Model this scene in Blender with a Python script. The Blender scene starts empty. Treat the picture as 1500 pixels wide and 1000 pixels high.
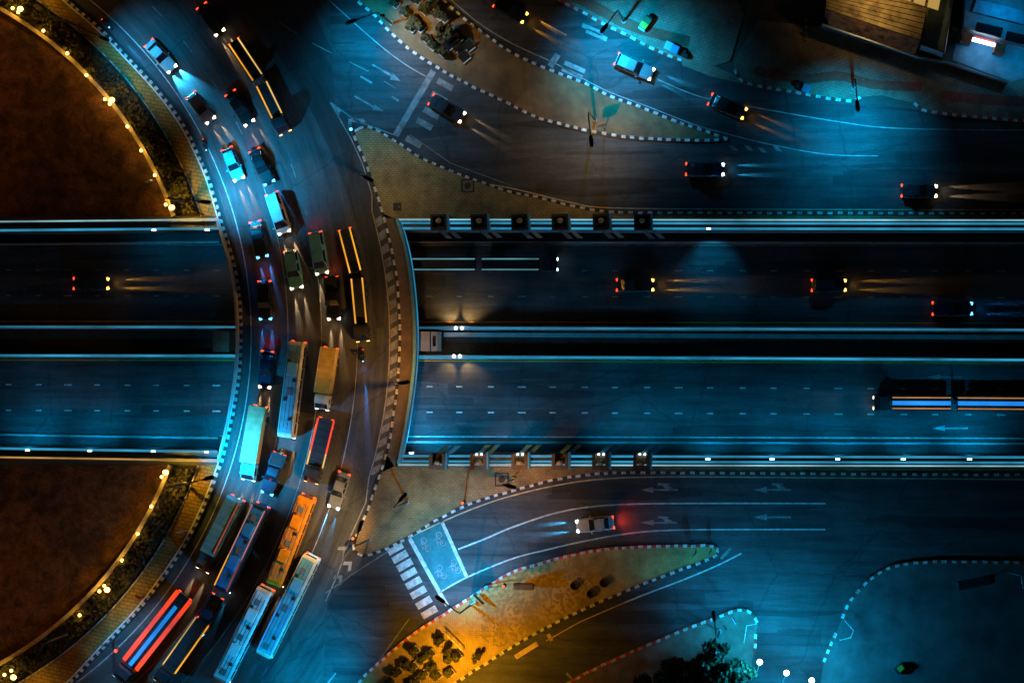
import bpy, bmesh, math, random
from mathutils import Vector, Matrix
random.seed(7)
R = math.radians
S = bpy.context.scene
COL = S.collection

# ------------------------------------------------------------------ camera
F = 3240.0                       # focal length in photo pixels (1500 wide)
D = F / 12.0                     # 12 px per metre at the aim point
nrm = math.sqrt(F * F + 420 * 420 + 10 * 10)
CAM = Vector((D * 420 / F, -D * 10 / F, D)) * (F / nrm)
CZ = CAM.normalized()
CX = (Vector((1, 0, 0)) - CZ * CZ.x).normalized()
CY = CZ.cross(CX)


def P(u, v, z=0.0):
    """photo pixel -> world point at height z"""
    d = CX * ((u - 750) / F) + CY * ((500 - v) / F) - CZ
    t = (z - CAM.z) / d.z
    return CAM + d * t


def P2(u, v, z=0.0):
    p = P(u, v, z)
    return (p.x, p.y)


cam = bpy.data.cameras.new('camera')
cam.sensor_width = 36
cam.lens = 36 * F / 1500
cam.clip_end = 3000
co = bpy.data.objects.new('camera', cam)
COL.objects.link(co)
m = Matrix.Identity(4)
for i, a in enumerate((CX, CY, CZ)):
    m[0][i], m[1][i], m[2][i] = a
m.translation = CAM
co.matrix_world = m
S.camera = co

# ------------------------------------------------------------------ materials
M = {}


def mat(name, col, rough=0.7, var=0.0, scale=3.0, metal=0.0, emit=None, strength=0.0, detail=6, col2=None, spec=0.4):
    if name in M:
        return M[name]
    mt = bpy.data.materials.new(name)
    mt.use_nodes = True
    nt = mt.node_tree
    b = nt.nodes['Principled BSDF']
    b.inputs['Base Color'].default_value = (*col, 1)
    b.inputs['Roughness'].default_value = rough
    b.inputs['Metallic'].default_value = metal
    b.inputs['Specular IOR Level'].default_value = spec
    if var > 0 or col2:
        tc = nt.nodes.new('ShaderNodeTexCoord')
        n = nt.nodes.new('ShaderNodeTexNoise')
        n.inputs['Scale'].default_value = scale
        n.inputs['Detail'].default_value = detail
        n.inputs['Roughness'].default_value = 0.65
        nt.links.new(tc.outputs['Object'], n.inputs['Vector'])
        r = nt.nodes.new('ShaderNodeValToRGB')
        r.color_ramp.elements[0].position = 0.32
        r.color_ramp.elements[1].position = 0.68
        c2 = col2 or col
        r.color_ramp.elements[0].color = (*[c * (1 - var) for c in c2], 1)
        r.color_ramp.elements[1].color = (*[min(1, c * (1 + var)) for c in col], 1)
        nt.links.new(n.outputs['Fac'], r.inputs['Fac'])
        nt.links.new(r.outputs['Color'], b.inputs['Base Color'])
    if emit:
        b.inputs['Emission Color'].default_value = (*emit, 1)
        b.inputs['Emission Strength'].default_value = strength
    M[name] = mt
    return mt


def N(nt, t, **kw):
    n = nt.nodes.new(t)
    for k, v in kw.items():
        setattr(n, k, v)
    return n


def asphalt(name, base, centre=None, warm=0.0):
    """worn asphalt: fine aggregate, patches and tyre streaks that run round a centre or along x"""
    mt = bpy.data.materials.new(name)
    mt.use_nodes = True
    nt = mt.node_tree
    L = nt.links.new
    b = nt.nodes['Principled BSDF']
    g = N(nt, 'ShaderNodeNewGeometry')
    if centre:
        sub = N(nt, 'ShaderNodeVectorMath', operation='SUBTRACT')
        sub.inputs[1].default_value = (centre[0], centre[1], 0)
        L(g.outputs['Position'], sub.inputs[0])
        sep = N(nt, 'ShaderNodeSeparateXYZ')
        L(sub.outputs[0], sep.inputs[0])
        at = N(nt, 'ShaderNodeMath', operation='ARCTAN2')
        L(sep.outputs['Y'], at.inputs[0])
        L(sep.outputs['X'], at.inputs[1])
        ln = N(nt, 'ShaderNodeVectorMath', operation='LENGTH')
        L(sub.outputs[0], ln.inputs[0])
        cmb = N(nt, 'ShaderNodeCombineXYZ')
        ma = N(nt, 'ShaderNodeMath', operation='MULTIPLY')
        ma.inputs[1].default_value = 6.0
        L(at.outputs[0], ma.inputs[0])
        L(ma.outputs[0], cmb.inputs['X'])
        L(ln.outputs['Value'], cmb.inputs['Y'])
        vec = cmb.outputs[0]
    else:
        mp = N(nt, 'ShaderNodeVectorMath', operation='MULTIPLY')
        mp.inputs[1].default_value = (0.09, 1, 1)
        L(g.outputs['Position'], mp.inputs[0])
        vec = mp.outputs[0]

    def noise(v, sc, det, lo, hi, a, c):
        n = N(nt, 'ShaderNodeTexNoise')
        n.inputs['Scale'].default_value = sc
        n.inputs['Detail'].default_value = det
        n.inputs['Roughness'].default_value = 0.7
        L(v, n.inputs['Vector'])
        r = N(nt, 'ShaderNodeMapRange')
        r.inputs['From Min'].default_value = lo
        r.inputs['From Max'].default_value = hi
        r.inputs['To Min'].default_value = a
        r.inputs['To Max'].default_value = c
        L(n.outputs['Fac'], r.inputs['Value'])
        return r.outputs[0]
    s = noise(vec, 0.9, 5, 0.3, 0.7, 0.55, 1.45)
    p = noise(g.outputs['Position'], 0.12, 6, 0.35, 0.65, 0.7, 1.3)
    q = noise(g.outputs['Position'], 5.0, 3, 0.2, 0.8, 0.75, 1.25)
    m1 = N(nt, 'ShaderNodeMath', operation='MULTIPLY')
    L(s, m1.inputs[0]); L(p, m1.inputs[1])
    m2 = N(nt, 'ShaderNodeMath', operation='MULTIPLY')
    L(m1.outputs[0], m2.inputs[0]); L(q, m2.inputs[1])
    dn = N(nt, 'ShaderNodeTexNoise')
    dn.inputs['Scale'].default_value = .6
    dn.inputs['Detail'].default_value = 5
    L(g.outputs['Position'], dn.inputs['Vector'])
    dv = N(nt, 'ShaderNodeVectorMath', operation='MULTIPLY_ADD')
    dv.inputs[1].default_value = (1.6, 1.6, 0)
    L(dn.outputs['Color'], dv.inputs[0]); L(g.outputs['Position'], dv.inputs[2])
    vo = N(nt, 'ShaderNodeTexVoronoi', feature='DISTANCE_TO_EDGE')
    vo.inputs['Scale'].default_value = .075
    L(dv.outputs[0], vo.inputs['Vector'])
    ck = N(nt, 'ShaderNodeMapRange')
    ck.inputs['From Min'].default_value, ck.inputs['From Max'].default_value = .002, .010
    ck.inputs['To Min'].default_value, ck.inputs['To Max'].default_value = .72, 1.0
    L(vo.outputs['Distance'], ck.inputs['Value'])
    vc = N(nt, 'ShaderNodeTexVoronoi', distance='CHEBYCHEV')
    vc.inputs['Scale'].default_value = .22 if centre else .6
    L(vec, vc.inputs['Vector'])
    sp = N(nt, 'ShaderNodeSeparateColor')
    L(vc.outputs['Color'], sp.inputs[0])
    pr = N(nt, 'ShaderNodeMapRange')
    pr.inputs['From Min'].default_value, pr.inputs['From Max'].default_value = .80, .82
    pr.inputs['To Min'].default_value, pr.inputs['To Max'].default_value = 1.0, .62
    L(sp.outputs[0], pr.inputs['Value'])
    m3 = N(nt, 'ShaderNodeMath', operation='MULTIPLY')
    L(ck.outputs[0], m3.inputs[0]); L(pr.outputs[0], m3.inputs[1])
    m4 = N(nt, 'ShaderNodeMath', operation='MULTIPLY')
    L(m3.outputs[0], m4.inputs[0]); L(m2.outputs[0], m4.inputs[1])
    vm = N(nt, 'ShaderNodeVectorMath', operation='SCALE')
    vm.inputs[0].default_value = base
    L(m4.outputs[0], vm.inputs['Scale'])
    L(vm.outputs[0], b.inputs['Base Color'])
    b.inputs['Roughness'].default_value = 0.72
    b.inputs['Specular IOR Level'].default_value = 0.3
    M[name] = mt
    return mt


def pavers(name, c1, c2, mortar, sc, rot=0.0, patch=None):
    mt = bpy.data.materials.new(name)
    mt.use_nodes = True
    nt = mt.node_tree
    L = nt.links.new
    b = nt.nodes['Principled BSDF']
    g = N(nt, 'ShaderNodeNewGeometry')
    mp = N(nt, 'ShaderNodeMapping')
    mp.inputs['Rotation'].default_value = (0, 0, rot)
    L(g.outputs['Position'], mp.inputs['Vector'])
    br = N(nt, 'ShaderNodeTexBrick')
    br.inputs['Color1'].default_value = (*c1, 1)
    br.inputs['Color2'].default_value = (*c2, 1)
    br.inputs['Mortar'].default_value = (*mortar, 1)
    br.inputs['Scale'].default_value = sc
    br.inputs['Mortar Size'].default_value = 0.035
    br.inputs['Bias'].default_value = 0.0
    L(mp.outputs[0], br.inputs['Vector'])
    n = N(nt, 'ShaderNodeTexNoise')
    n.inputs['Scale'].default_value = 0.28
    n.inputs['Detail'].default_value = 8
    n.inputs['Roughness'].default_value = 0.72
    L(g.outputs['Position'], n.inputs['Vector'])
    r = N(nt, 'ShaderNodeMapRange')
    r.inputs['From Min'].default_value = 0.34
    r.inputs['From Max'].default_value = 0.66
    r.inputs['To Min'].default_value = 0.5
    r.inputs['To Max'].default_value = 1.3
    L(n.outputs['Fac'], r.inputs['Value'])
    vm = N(nt, 'ShaderNodeVectorMath', operation='SCALE')
    L(br.outputs['Color'], vm.inputs[0])
    L(r.outputs[0], vm.inputs['Scale'])
    out = vm.outputs[0]
    if patch:
        # missing / dirty tiles: random dark cells inside a noise mask
        v = N(nt, 'ShaderNodeTexVoronoi', distance='CHEBYCHEV')
        v.inputs['Scale'].default_value = 4.2
        v.inputs['Randomness'].default_value = 0.12
        L(mp.outputs[0], v.inputs['Vector'])
        sx = N(nt, 'ShaderNodeSeparateColor')
        L(v.outputs['Color'], sx.inputs[0])
        gt = N(nt, 'ShaderNodeMath', operation='GREATER_THAN')
        gt.inputs[1].default_value = 0.64
        L(sx.outputs[0], gt.inputs[0])
        sub = N(nt, 'ShaderNodeVectorMath', operation='DISTANCE')
        sub.inputs[1].default_value = patch[0]
        L(g.outputs['Position'], sub.inputs[0])
        n3 = N(nt, 'ShaderNodeTexNoise')
        n3.inputs['Scale'].default_value = 0.35
        L(g.outputs['Position'], n3.inputs['Vector'])
        ma = N(nt, 'ShaderNodeMath', operation='MULTIPLY_ADD')
        ma.inputs[1].default_value = 5.0
        L(n3.outputs['Fac'], ma.inputs[0]); L(sub.outputs['Value'], ma.inputs[2])
        lt = N(nt, 'ShaderNodeMath', operation='LESS_THAN')
        lt.inputs[1].default_value = patch[1]
        L(ma.outputs[0], lt.inputs[0])
        mm = N(nt, 'ShaderNodeMath', operation='MULTIPLY')
        L(gt.outputs[0], mm.inputs[0]); L(lt.outputs[0], mm.inputs[1])
        mx = N(nt, 'ShaderNodeMix', data_type='RGBA')
        L(mm.outputs[0], mx.inputs[0])
        L(out, mx.inputs[6])
        mx.inputs[7].default_value = (0.22, 0.155, 0.055, 1)
        out = mx.outputs[2]
    L(out, b.inputs['Base Color'])
    b.inputs['Roughness'].default_value = 0.85
    M[name] = mt
    return mt


CC = P(-262, 492)          # centre of the roundabout
asphalt('asphalt_ring', (0.066, 0.066, 0.064), (CC.x, CC.y))
asphalt('asphalt', (0.055, 0.055, 0.056))
asphalt('asphalt_low', (0.060, 0.062, 0.065))
mat('ground', (0.09, 0.085, 0.075), 0.95, 0.35, 0.12)
mat('hedge_soil', (0.03, 0.025, 0.018), 0.98, 0.4, 1.0)

def soil_mat(name, c1, c2, c3):
    mt = mat(name, c1, .98)
    nt = mt.node_tree
    L = nt.links.new
    b = nt.nodes['Principled BSDF']
    g = N(nt, 'ShaderNodeNewGeometry')
    def ns(sc, det, rough, dist):
        n = N(nt, 'ShaderNodeTexNoise')
        n.inputs['Scale'].default_value = sc; n.inputs['Detail'].default_value = det
        n.inputs['Roughness'].default_value = rough; n.inputs['Distortion'].default_value = dist
        L(g.outputs['Position'], n.inputs['Vector'])
        return n.outputs['Fac']
    big, mid, fine = ns(.09, 8, .7, 1.2), ns(.55, 10, .75, .4), ns(3.5, 6, .7, 0)
    r = N(nt, 'ShaderNodeValToRGB')
    e = r.color_ramp.elements
    e[0].position, e[0].color = .38, (*c2, 1)
    e[1].position, e[1].color = .62, (*c1, 1)
    x = e.new(.5); x.color = (*c3, 1)
    L(big, r.inputs['Fac'])
    mr = N(nt, 'ShaderNodeMapRange')
    mr.inputs['From Min'].default_value, mr.inputs['From Max'].default_value = .36, .64
    mr.inputs['To Min'].default_value, mr.inputs['To Max'].default_value = .3, 1.6
    L(mid, mr.inputs['Value'])
    m2 = N(nt, 'ShaderNodeMapRange')
    m2.inputs['From Min'].default_value, m2.inputs['From Max'].default_value = .3, .7
    m2.inputs['To Min'].default_value, m2.inputs['To Max'].default_value = .6, 1.4
    L(fine, m2.inputs['Value'])
    mu = N(nt, 'ShaderNodeMath', operation='MULTIPLY')
    L(mr.outputs[0], mu.inputs[0]); L(m2.outputs[0], mu.inputs[1])
    sc = N(nt, 'ShaderNodeVectorMath', operation='SCALE')
    L(r.outputs['Color'], sc.inputs[0]); L(mu.outputs[0], sc.inputs['Scale'])
    L(sc.outputs[0], b.inputs['Base Color'])
    bp = N(nt, 'ShaderNodeBump'); bp.inputs['Strength'].default_value = .6; bp.inputs['Distance'].default_value = .5
    L(mid, bp.inputs['Height']); L(bp.outputs[0], b.inputs['Normal'])


soil_mat('dirt', (.15, .068, .03), (.06, .032, .016), (.115, .052, .023))
pavers('pavers_ne', (0.33, 0.25, 0.10), (0.27, 0.20, 0.08), (0.16, 0.12, 0.05), 0.9)
pavers('pavers_s', (0.36, 0.22, 0.08), (0.30, 0.18, 0.065), (0.20, 0.14, 0.07), 0.9, 0.05)
pavers('pavers_mid', (0.24, 0.14, 0.055), (0.19, 0.11, 0.04), (0.11, 0.08, 0.045), 1.1, 0.7)
pp = P(770, 880)
pavers('pavers_se', (0.46, 0.33, 0.08), (0.40, 0.29, 0.07), (0.24, 0.17, 0.08), 1.3, 0.75, ((pp.x + 1, pp.y, 0.15), 9.6))
pavers('pavers_ring', (0.34, 0.19, 0.03), (0.26, 0.15, 0.025), (0.15, 0.09, 0.02), 0.55, 0.2)
pavers('pavers_out', (0.30, 0.22, 0.15), (0.26, 0.19, 0.13), (0.19, 0.14, 0.10), 0.8, 0.3)
pavers('pavers_red', (0.48, 0.085, 0.04), (0.40, 0.07, 0.035), (0.25, 0.05, 0.03), 1.0, 0.3)
mat('white_paint', (0.58, 0.57, 0.54), 0.7, 0.45, 2.3, col2=(0.36, 0.34, 0.30), detail=10)
mat('road_paint', (0.46, 0.46, 0.44), 0.75, 0.45, 1.6, detail=10)
mat('road_paint_worn', (0.22, 0.22, 0.21), 0.8, 0.5, 1.0)
mat('road_paint_yellow', (0.90, 0.34, 0.015), 0.7, 0.2, 1.0)
mat('line_thin', (0.30, 0.29, 0.27), 0.8, 0.5, 0.8)
mat('bike_box', (0.022, 0.135, 0.145), 0.75, 0.3, 0.8)
mat('black_paint', (0.035, 0.034, 0.034), 0.8, 0.6, 2.3, detail=10)
mat('red_paint', (0.48, 0.055, 0.03), 0.7, 0.4, 2.3, detail=10)
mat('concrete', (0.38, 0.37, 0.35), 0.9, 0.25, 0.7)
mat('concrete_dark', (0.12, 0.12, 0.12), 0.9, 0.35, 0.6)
mat('concrete_warm', (0.42, 0.34, 0.22), 0.9, 0.25, 1.2)
mat('steel', (0.35, 0.36, 0.37), 0.4, 0.1, 2, metal=0.8)
mat('dark_steel', (0.05, 0.052, 0.055), 0.5, 0.2, 2)
mat('pillar_dark', (0.035, 0.03, 0.028), 0.7, 0.3, 1.5)
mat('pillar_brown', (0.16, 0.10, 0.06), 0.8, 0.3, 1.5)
mat('globe', (0.45, 0.34, 0.20), 0.5, 0.3, 4)
mat('panel_blue', (0.12, 0.36, 0.50), 0.6, 0.2, 2)
mat('tyre', (0.015, 0.015, 0.016), 0.85)
mat('rim', (0.4, 0.4, 0.42), 0.35, metal=0.8)
mat('glass', (0.012, 0.016, 0.02), 0.08, spec=0.6)
mat('rubber', (0.02, 0.02, 0.02), 0.8)
mat('leaf_dark', (0.022, 0.03, 0.013), 0.8, 0.4, 1.5)
mat('leaf_warm', (0.085, 0.08, 0.03), 0.8, 0.4, 1.5)
mat('leaf_green', (0.035, 0.075, 0.022), 0.75, 0.4, 1.5)
mat('bark', (0.10, 0.07, 0.05), 0.9, 0.3, 3)
mat('soil', (0.05, 0.035, 0.025), 0.95, 0.3, 3)
mat('iron', (0.035, 0.03, 0.03), 0.7, 0.3, 4)

TEAL = (0.0, 0.36, 0.78)
SODIUM = (1.0, 0.40, 0.035)
WARM = (1.0, 0.62, 0.25)
COLD = (0.35, 0.75, 1.0)


def glow(name, col, s):
    mt = mat(name, (0.02, 0.02, 0.02), 0.5, emit=col, strength=s)
    if name.startswith('strip'):      # strips, trail stand-ins included, glow unevenly along their length
        nt = mt.node_tree
        g = N(nt, 'ShaderNodeNewGeometry')
        n = N(nt, 'ShaderNodeTexNoise')
        n.inputs['Scale'].default_value = .16
        n.inputs['Detail'].default_value = 5
        nt.links.new(g.outputs['Position'], n.inputs['Vector'])
        r = N(nt, 'ShaderNodeMapRange')
        r.inputs['From Min'].default_value, r.inputs['From Max'].default_value = .3, .7
        r.inputs['To Min'].default_value, r.inputs['To Max'].default_value = s * .45, s * 1.35
        nt.links.new(n.outputs['Fac'], r.inputs['Value'])
        nt.links.new(r.outputs[0], nt.nodes['Principled BSDF'].inputs['Emission Strength'])
    return mt


glow('lamp_teal', (0.65, 0.93, 1.0), 9)
glow('lamp_sodium', (1.0, 0.62, 0.13), 6.0)
glow('lamp_white', (0.9, 0.97, 1.0), 10)
glow('strip_teal', (0.035, 0.36, 0.62), 0.75)
glow('strip_pale', (0.30, 0.60, 0.72), 0.9)
glow('strip_amber', (1.0, 0.42, 0.03), 1.15)
glow('strip_gold', (1.0, 0.62, 0.16), 0.9)
glow('strip_red', (1.0, 0.06, 0.01), 1.2)
glow('strip_blue', (0.02, 0.30, 1.0), 1.0)
glow('strip_cyan', (0.03, 0.45, 0.95), 0.9)
glow('strip_golddim', (.70, .36, .09), .75)
glow('strip_white', (0.75, 0.85, 0.9), 0.8)
glow('head_cold', (0.72, 0.93, 1.0), 7)
glow('head_blue', (0.10, 0.50, 1.0), 4)
glow('head_warm', (1.0, 0.80, 0.50), 7)
glow('head_amber', (1.0, 0.55, 0.10), 4)
glow('tail_red', (1.0, 0.05, 0.01), 4)
glow('signal_red', (1.0, 0.04, 0.01), 5)
glow('signal_orange', (1.0, 0.20, 0.03), 1.2)
glow('sign_white', (0.80, 0.93, 1.0), 5)


def paint(name, col, rough=0.35):
    return mat('paint_' + name, col, rough, 0.28, .7, detail=9)


PAINT = {k: paint(k, c) for k, c in dict(
    silver=(0.45, 0.46, 0.47), maroon=(0.20, 0.10, 0.08), black=(0.012, 0.013, 0.015), navy=(0.015, 0.03, 0.06),
    grey=(0.16, 0.17, 0.18), white=(0.75, 0.76, 0.76), teal=(0.14, 0.42, 0.50), yellow=(0.70, 0.45, 0.06),
    orange=(0.85, 0.26, 0.01), cream=(0.70, 0.62, 0.46), tan=(0.55, 0.38, 0.20), blue=(0.03, 0.28, 0.75),
    charcoal=(0.035, 0.036, 0.04), cyan=(0.10, 0.55, 0.75), red=(0.5, 0.03, 0.02), green=(0.12, 0.30, 0.08)).items()}


# ------------------------------------------------------------------ mesh builder
class MB:
    def __init__(s):
        s.v, s.f, s.m = [], [], []
        s.T = Matrix.Identity(4)

    def add(s, vs, fs, mi=0):
        o = len(s.v)
        s.v += [tuple(s.T @ Vector(p)) for p in vs]
        for f in fs:
            s.f.append([i + o for i in f])
            s.m.append(mi)
        return s

    def box(s, c, d, mi=0, yaw=0.0, taper=1.0):
        x, y, z = [k / 2 for k in d]
        cs, sn = math.cos(yaw), math.sin(yaw)
        vs = []
        for k, (zz, t) in enumerate(((-z, 1.0), (z, taper))):
            for a, b in ((-x, -y), (x, -y), (x, y), (-x, y)):
                a, b = a * t, b * t
                vs.append((c[0] + a * cs - b * sn, c[1] + a * sn + b * cs, c[2] + zz))
        return s.add(vs, [(3, 2, 1, 0), (4, 5, 6, 7), (0, 1, 5, 4), (1, 2, 6, 5), (2, 3, 7, 6), (3, 0, 4, 7)], mi)

    def tube(s, pts, r, n=8, mi=0):
        pts = [Vector(p) for p in pts]
        rs = r if isinstance(r, (list, tuple)) else [r] * len(pts)
        vs, fs = [], []
        for i, p in enumerate(pts):
            d = (pts[min(i + 1, len(pts) - 1)] - pts[max(i - 1, 0)]).normalized()
            a = d.orthogonal().normalized() if abs(d.z) > 0.9 else d.cross(Vector((0, 0, 1))).normalized()
            b = d.cross(a)
            for k in range(n):
                t = 2 * math.pi * k / n
                vs.append(tuple(p + (a * math.cos(t) + b * math.sin(t)) * rs[i]))
        for i in range(len(pts) - 1):
            for k in range(n):
                fs.append((i * n + k, i * n + (k + 1) % n, (i + 1) * n + (k + 1) % n, (i + 1) * n + k))
        fs.append(tuple(range(n - 1, -1, -1)))
        fs.append(tuple((len(pts) - 1) * n + k for k in range(n)))
        return s.add(vs, fs, mi)

    def ball(s, c, r, mi=0, nu=12, nv=8, sq=(1, 1, 1)):
        vs, fs = [(c[0], c[1], c[2] - r * sq[2])], []
        for j in range(1, nv):
            a = -math.pi / 2 + math.pi * j / nv
            for k in range(nu):
                t = 2 * math.pi * k / nu
                vs.append((c[0] + r * sq[0] * math.cos(a) * math.cos(t), c[1] + r * sq[1] * math.cos(a) * math.sin(t), c[2] + r * sq[2] * math.sin(a)))
        vs.append((c[0], c[1], c[2] + r * sq[2]))
        for k in range(nu):
            fs.append((0, 1 + (k + 1) % nu, 1 + k))
            for j in range(nv - 2):
                a = 1 + j * nu
                fs.append((a + k, a + (k + 1) % nu, a + nu + (k + 1) % nu, a + nu + k))
            a = 1 + (nv - 2) * nu
            fs.append((a + k, a + (k + 1) % nu, len(vs) - 1))
        return s.add(vs, fs, mi)

    def loft(s, secs, mi=0):
        """closed rings of equal length, capped"""
        n = len(secs[0])
        vs = [p for r in secs for p in r]
        fs = []
        for i in range(len(secs) - 1):
            for k in range(n):
                fs.append((i * n + k, i * n + (k + 1) % n, (i + 1) * n + (k + 1) % n, (i + 1) * n + k))
        fs.append(tuple(range(n - 1, -1, -1)))
        fs.append(tuple((len(secs) - 1) * n + k for k in range(n)))
        return s.add(vs, fs, mi)

    def quad(s, a, b, c, d, mi=0):
        return s.add([a, b, c, d], [(0, 1, 2, 3)], mi)

    def prism(s, poly, z0, z1, mi=0):
        n = len(poly)
        ar = sum(poly[i][0] * poly[(i + 1) % n][1] - poly[(i + 1) % n][0] * poly[i][1] for i in range(n))
        if ar < 0:
            poly = poly[::-1]
        vs = [(p[0], p[1], z0) for p in poly] + [(p[0], p[1], z1) for p in poly]
        fs = [tuple(range(n, 2 * n))]
        if z0 != z1:
            fs += [(i, (i + 1) % n, n + (i + 1) % n, n + i) for i in range(n)]
        return s.add(vs, fs, mi)

    def sheet(s, poly, z, mi=0):
        n = len(poly)
        ar = sum(poly[i][0] * poly[(i + 1) % n][1] - poly[(i + 1) % n][0] * poly[i][1] for i in range(n))
        if ar < 0:
            poly = poly[::-1]
        return s.add([(p[0], p[1], z) for p in poly], [tuple(range(n))], mi)

    def strip(s, pts, w, z, mi=0, dash=None, off=0.0):
        """flat painted line along world (x, y) points; dash = (on, gap) in metres"""
        pts = resample(pts, 0.5 if not dash else 0.25)
        nr = normals(pts)
        acc, seg = 0.0, []
        def flush(seg):
            for (a, na), (b, nb) in zip(seg[:-1], seg[1:]):
                s.add([(a[0] + na[0] * (off - w / 2), a[1] + na[1] * (off - w / 2), z), (b[0] + nb[0] * (off - w / 2), b[1] + nb[1] * (off - w / 2), z),
                       (b[0] + nb[0] * (off + w / 2), b[1] + nb[1] * (off + w / 2), z), (a[0] + na[0] * (off + w / 2), a[1] + na[1] * (off + w / 2), z)], [(0, 1, 2, 3)], mi)
        for i, p in enumerate(pts):
            if i:
                acc += math.dist(p, pts[i - 1])
            if not dash or (acc % (dash[0] + dash[1])) < dash[0]:
                seg.append((p, nr[i]))
            else:
                flush(seg); seg = []
        flush(seg)
        return s

    def mesh(s, name, mats, smooth=False):
        me = bpy.data.meshes.new(name)
        me.from_pydata(s.v, [], s.f)
        for mm in mats:
            me.materials.append(M[mm] if isinstance(mm, str) else mm)
        me.polygons.foreach_set('material_index', s.m)
        if smooth:
            me.polygons.foreach_set('use_smooth', [True] * len(me.polygons))
        if any(len(f) > 4 for f in s.f):
            bm = bmesh.new(); bm.from_mesh(me)
            bmesh.ops.triangulate(bm, faces=[f for f in bm.faces if len(f.verts) > 4], ngon_method='EAR_CLIP')
            bm.to_mesh(me); bm.free()
        me.update()
        return me

    def build(s, name, mats, parent=None, smooth=False, loc=None):
        o = bpy.data.objects.new(name, s.mesh(name, mats if isinstance(mats, (list, tuple)) else [mats], smooth))
        COL.objects.link(o)
        if parent:
            o.parent = parent
        if loc:
            o.location = loc
        return o


def resample(pts, step):
    out = [tuple(pts[0][:2])]
    for a, b in zip(pts[:-1], pts[1:]):
        d = math.dist(a[:2], b[:2])
        n = max(1, int(round(d / step)))
        for i in range(1, n + 1):
            t = i / n
            out.append((a[0] + (b[0] - a[0]) * t, a[1] + (b[1] - a[1]) * t))
    return out


def normals(pts):
    out = []
    for i in range(len(pts)):
        a, b = pts[max(i - 1, 0)], pts[min(i + 1, len(pts) - 1)]
        dx, dy = b[0] - a[0], b[1] - a[1]
        l = math.hypot(dx, dy) or 1
        out.append((-dy / l, dx / l))
    return out


def smooth(pts, k=6):
    """Catmull-Rom through pixel points"""
    out = []
    n = len(pts)
    for i in range(n - 1):
        p0, p1, p2, p3 = pts[max(i - 1, 0)], pts[i], pts[i + 1], pts[min(i + 2, n - 1)]
        for j in range(k):
            t = j / k
            out.append(tuple(0.5 * (2 * p1[c] + (p2[c] - p0[c]) * t + (2 * p0[c] - 5 * p1[c] + 4 * p2[c] - p3[c]) * t * t + (3 * p1[c] - p0[c] - 3 * p2[c] + p3[c]) * t ** 3) for c in (0, 1)))
    out.append(pts[-1])
    return out


def W(px, z=0.0):
    return [P2(u, v, z) for u, v in px]


def tag(o, label, cat, group=None):
    o['label'] = label
    o['category'] = cat
    if group:
        o['group'] = group
    return o


def structure(o):
    o['kind'] = 'structure'
    return o


def thing(name, label, cat, loc, yaw=0.0, group=None):
    o = bpy.data.objects.new(name, None)
    COL.objects.link(o)
    o.location = loc
    o.rotation_euler = (0, 0, yaw)
    o.empty_display_size = 0.3
    return tag(o, label, cat, group)


def spot(parent, loc, aim, power, col, size=110, blend=1.0, rad=0.15, scale=None, name='light'):
    """a spot lamp; loc and aim in the parent's space"""
    l = bpy.data.lights.new(name, 'SPOT')
    l.energy = power
    l.color = col
    l.spot_size = R(size)
    l.spot_blend = blend
    l.shadow_soft_size = rad
    o = bpy.data.objects.new(name, l)
    COL.objects.link(o)
    d = Vector(aim) - Vector(loc)
    up = Vector((0, 0, 1)) if abs(d.normalized().z) < 0.98 else Vector((0, 1, 0))
    z = -d.normalized()
    x = up.cross(z).normalized()
    y = z.cross(x)
    mm = Matrix(((x.x, y.x, z.x), (x.y, y.y, z.y), (x.z, y.z, z.z))).to_4x4()
    mm.translation = Vector(loc)
    if scale:
        mm = mm @ Matrix.Diagonal((*scale, 1))
    o.parent = parent
    o.matrix_local = mm
    return o


def point(parent, loc, power, col, rad=0.15):
    l = bpy.data.lights.new('light', 'POINT')
    l.energy = power
    l.color = col
    l.shadow_soft_size = rad
    o = bpy.data.objects.new('light', l)
    COL.objects.link(o)
    o.parent = parent
    o.location = loc
    return o


# ------------------------------------------------------------------ traced outlines (photo pixels)
K_RING = smooth([(30, -60), (97, 0), (147, 43), (188, 85), (231, 132), (265, 178), (288, 221), (307, 265), (323, 319), (339, 372), (349, 418), (353, 466), (353.5, 513), (349, 562), (341, 610), (329, 661),
                 (319, 692), (299, 742), (272, 796), (238, 847), (201, 895), (153, 946), (105, 997), (50, 1050)])
K_GORE = smooth([(526, 189), (520, 192), (519, 199), (536, 238), (549, 275), (561, 312), (573, 361), (582, 411), (585.5, 466), (586, 497), (584, 544), (579, 591), (569, 655), (552, 708), (538, 748), (525, 779), (518, 796), (521, 808), (531, 813), (540, 812)])
K_NE = smooth([(526, 189), (539, 186), (556, 193), (583, 209), (616, 231), (660, 250), (703, 266), (747, 281), (784, 288), (824, 298), (867, 307), (910, 311), (985, 312), (1122, 312), (1500, 313), (1800, 313)])
K_MID_LOW = smooth([(490, -40), (522, 0), (549, 23), (576, 52), (603, 75), (636, 96), (667, 114), (700, 131), (744, 151), (784, 171), (830, 184), (874, 194), (918, 201), (968, 204), (1035, 206), (1065, 204)])
K_MID_UP = smooth([(1065, 204), (1035, 193), (985, 176), (938, 157), (894, 141), (861, 124), (817, 107), (784, 94), (747, 76), (710, 50), (677, 25), (648, 0), (610, -40)])
K_OUT_A = smooth([(770, -35), (819, 0), (851, 17), (884, 35), (918, 52), (951, 69), (975, 80), (998, 89)])
K_OUT_B = smooth([(1077, 102), (1083, 116), (1102, 124), (1125, 129), (1159, 134), (1192, 141), (1239, 148), (1254, 147), (1261, 142)])
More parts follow.
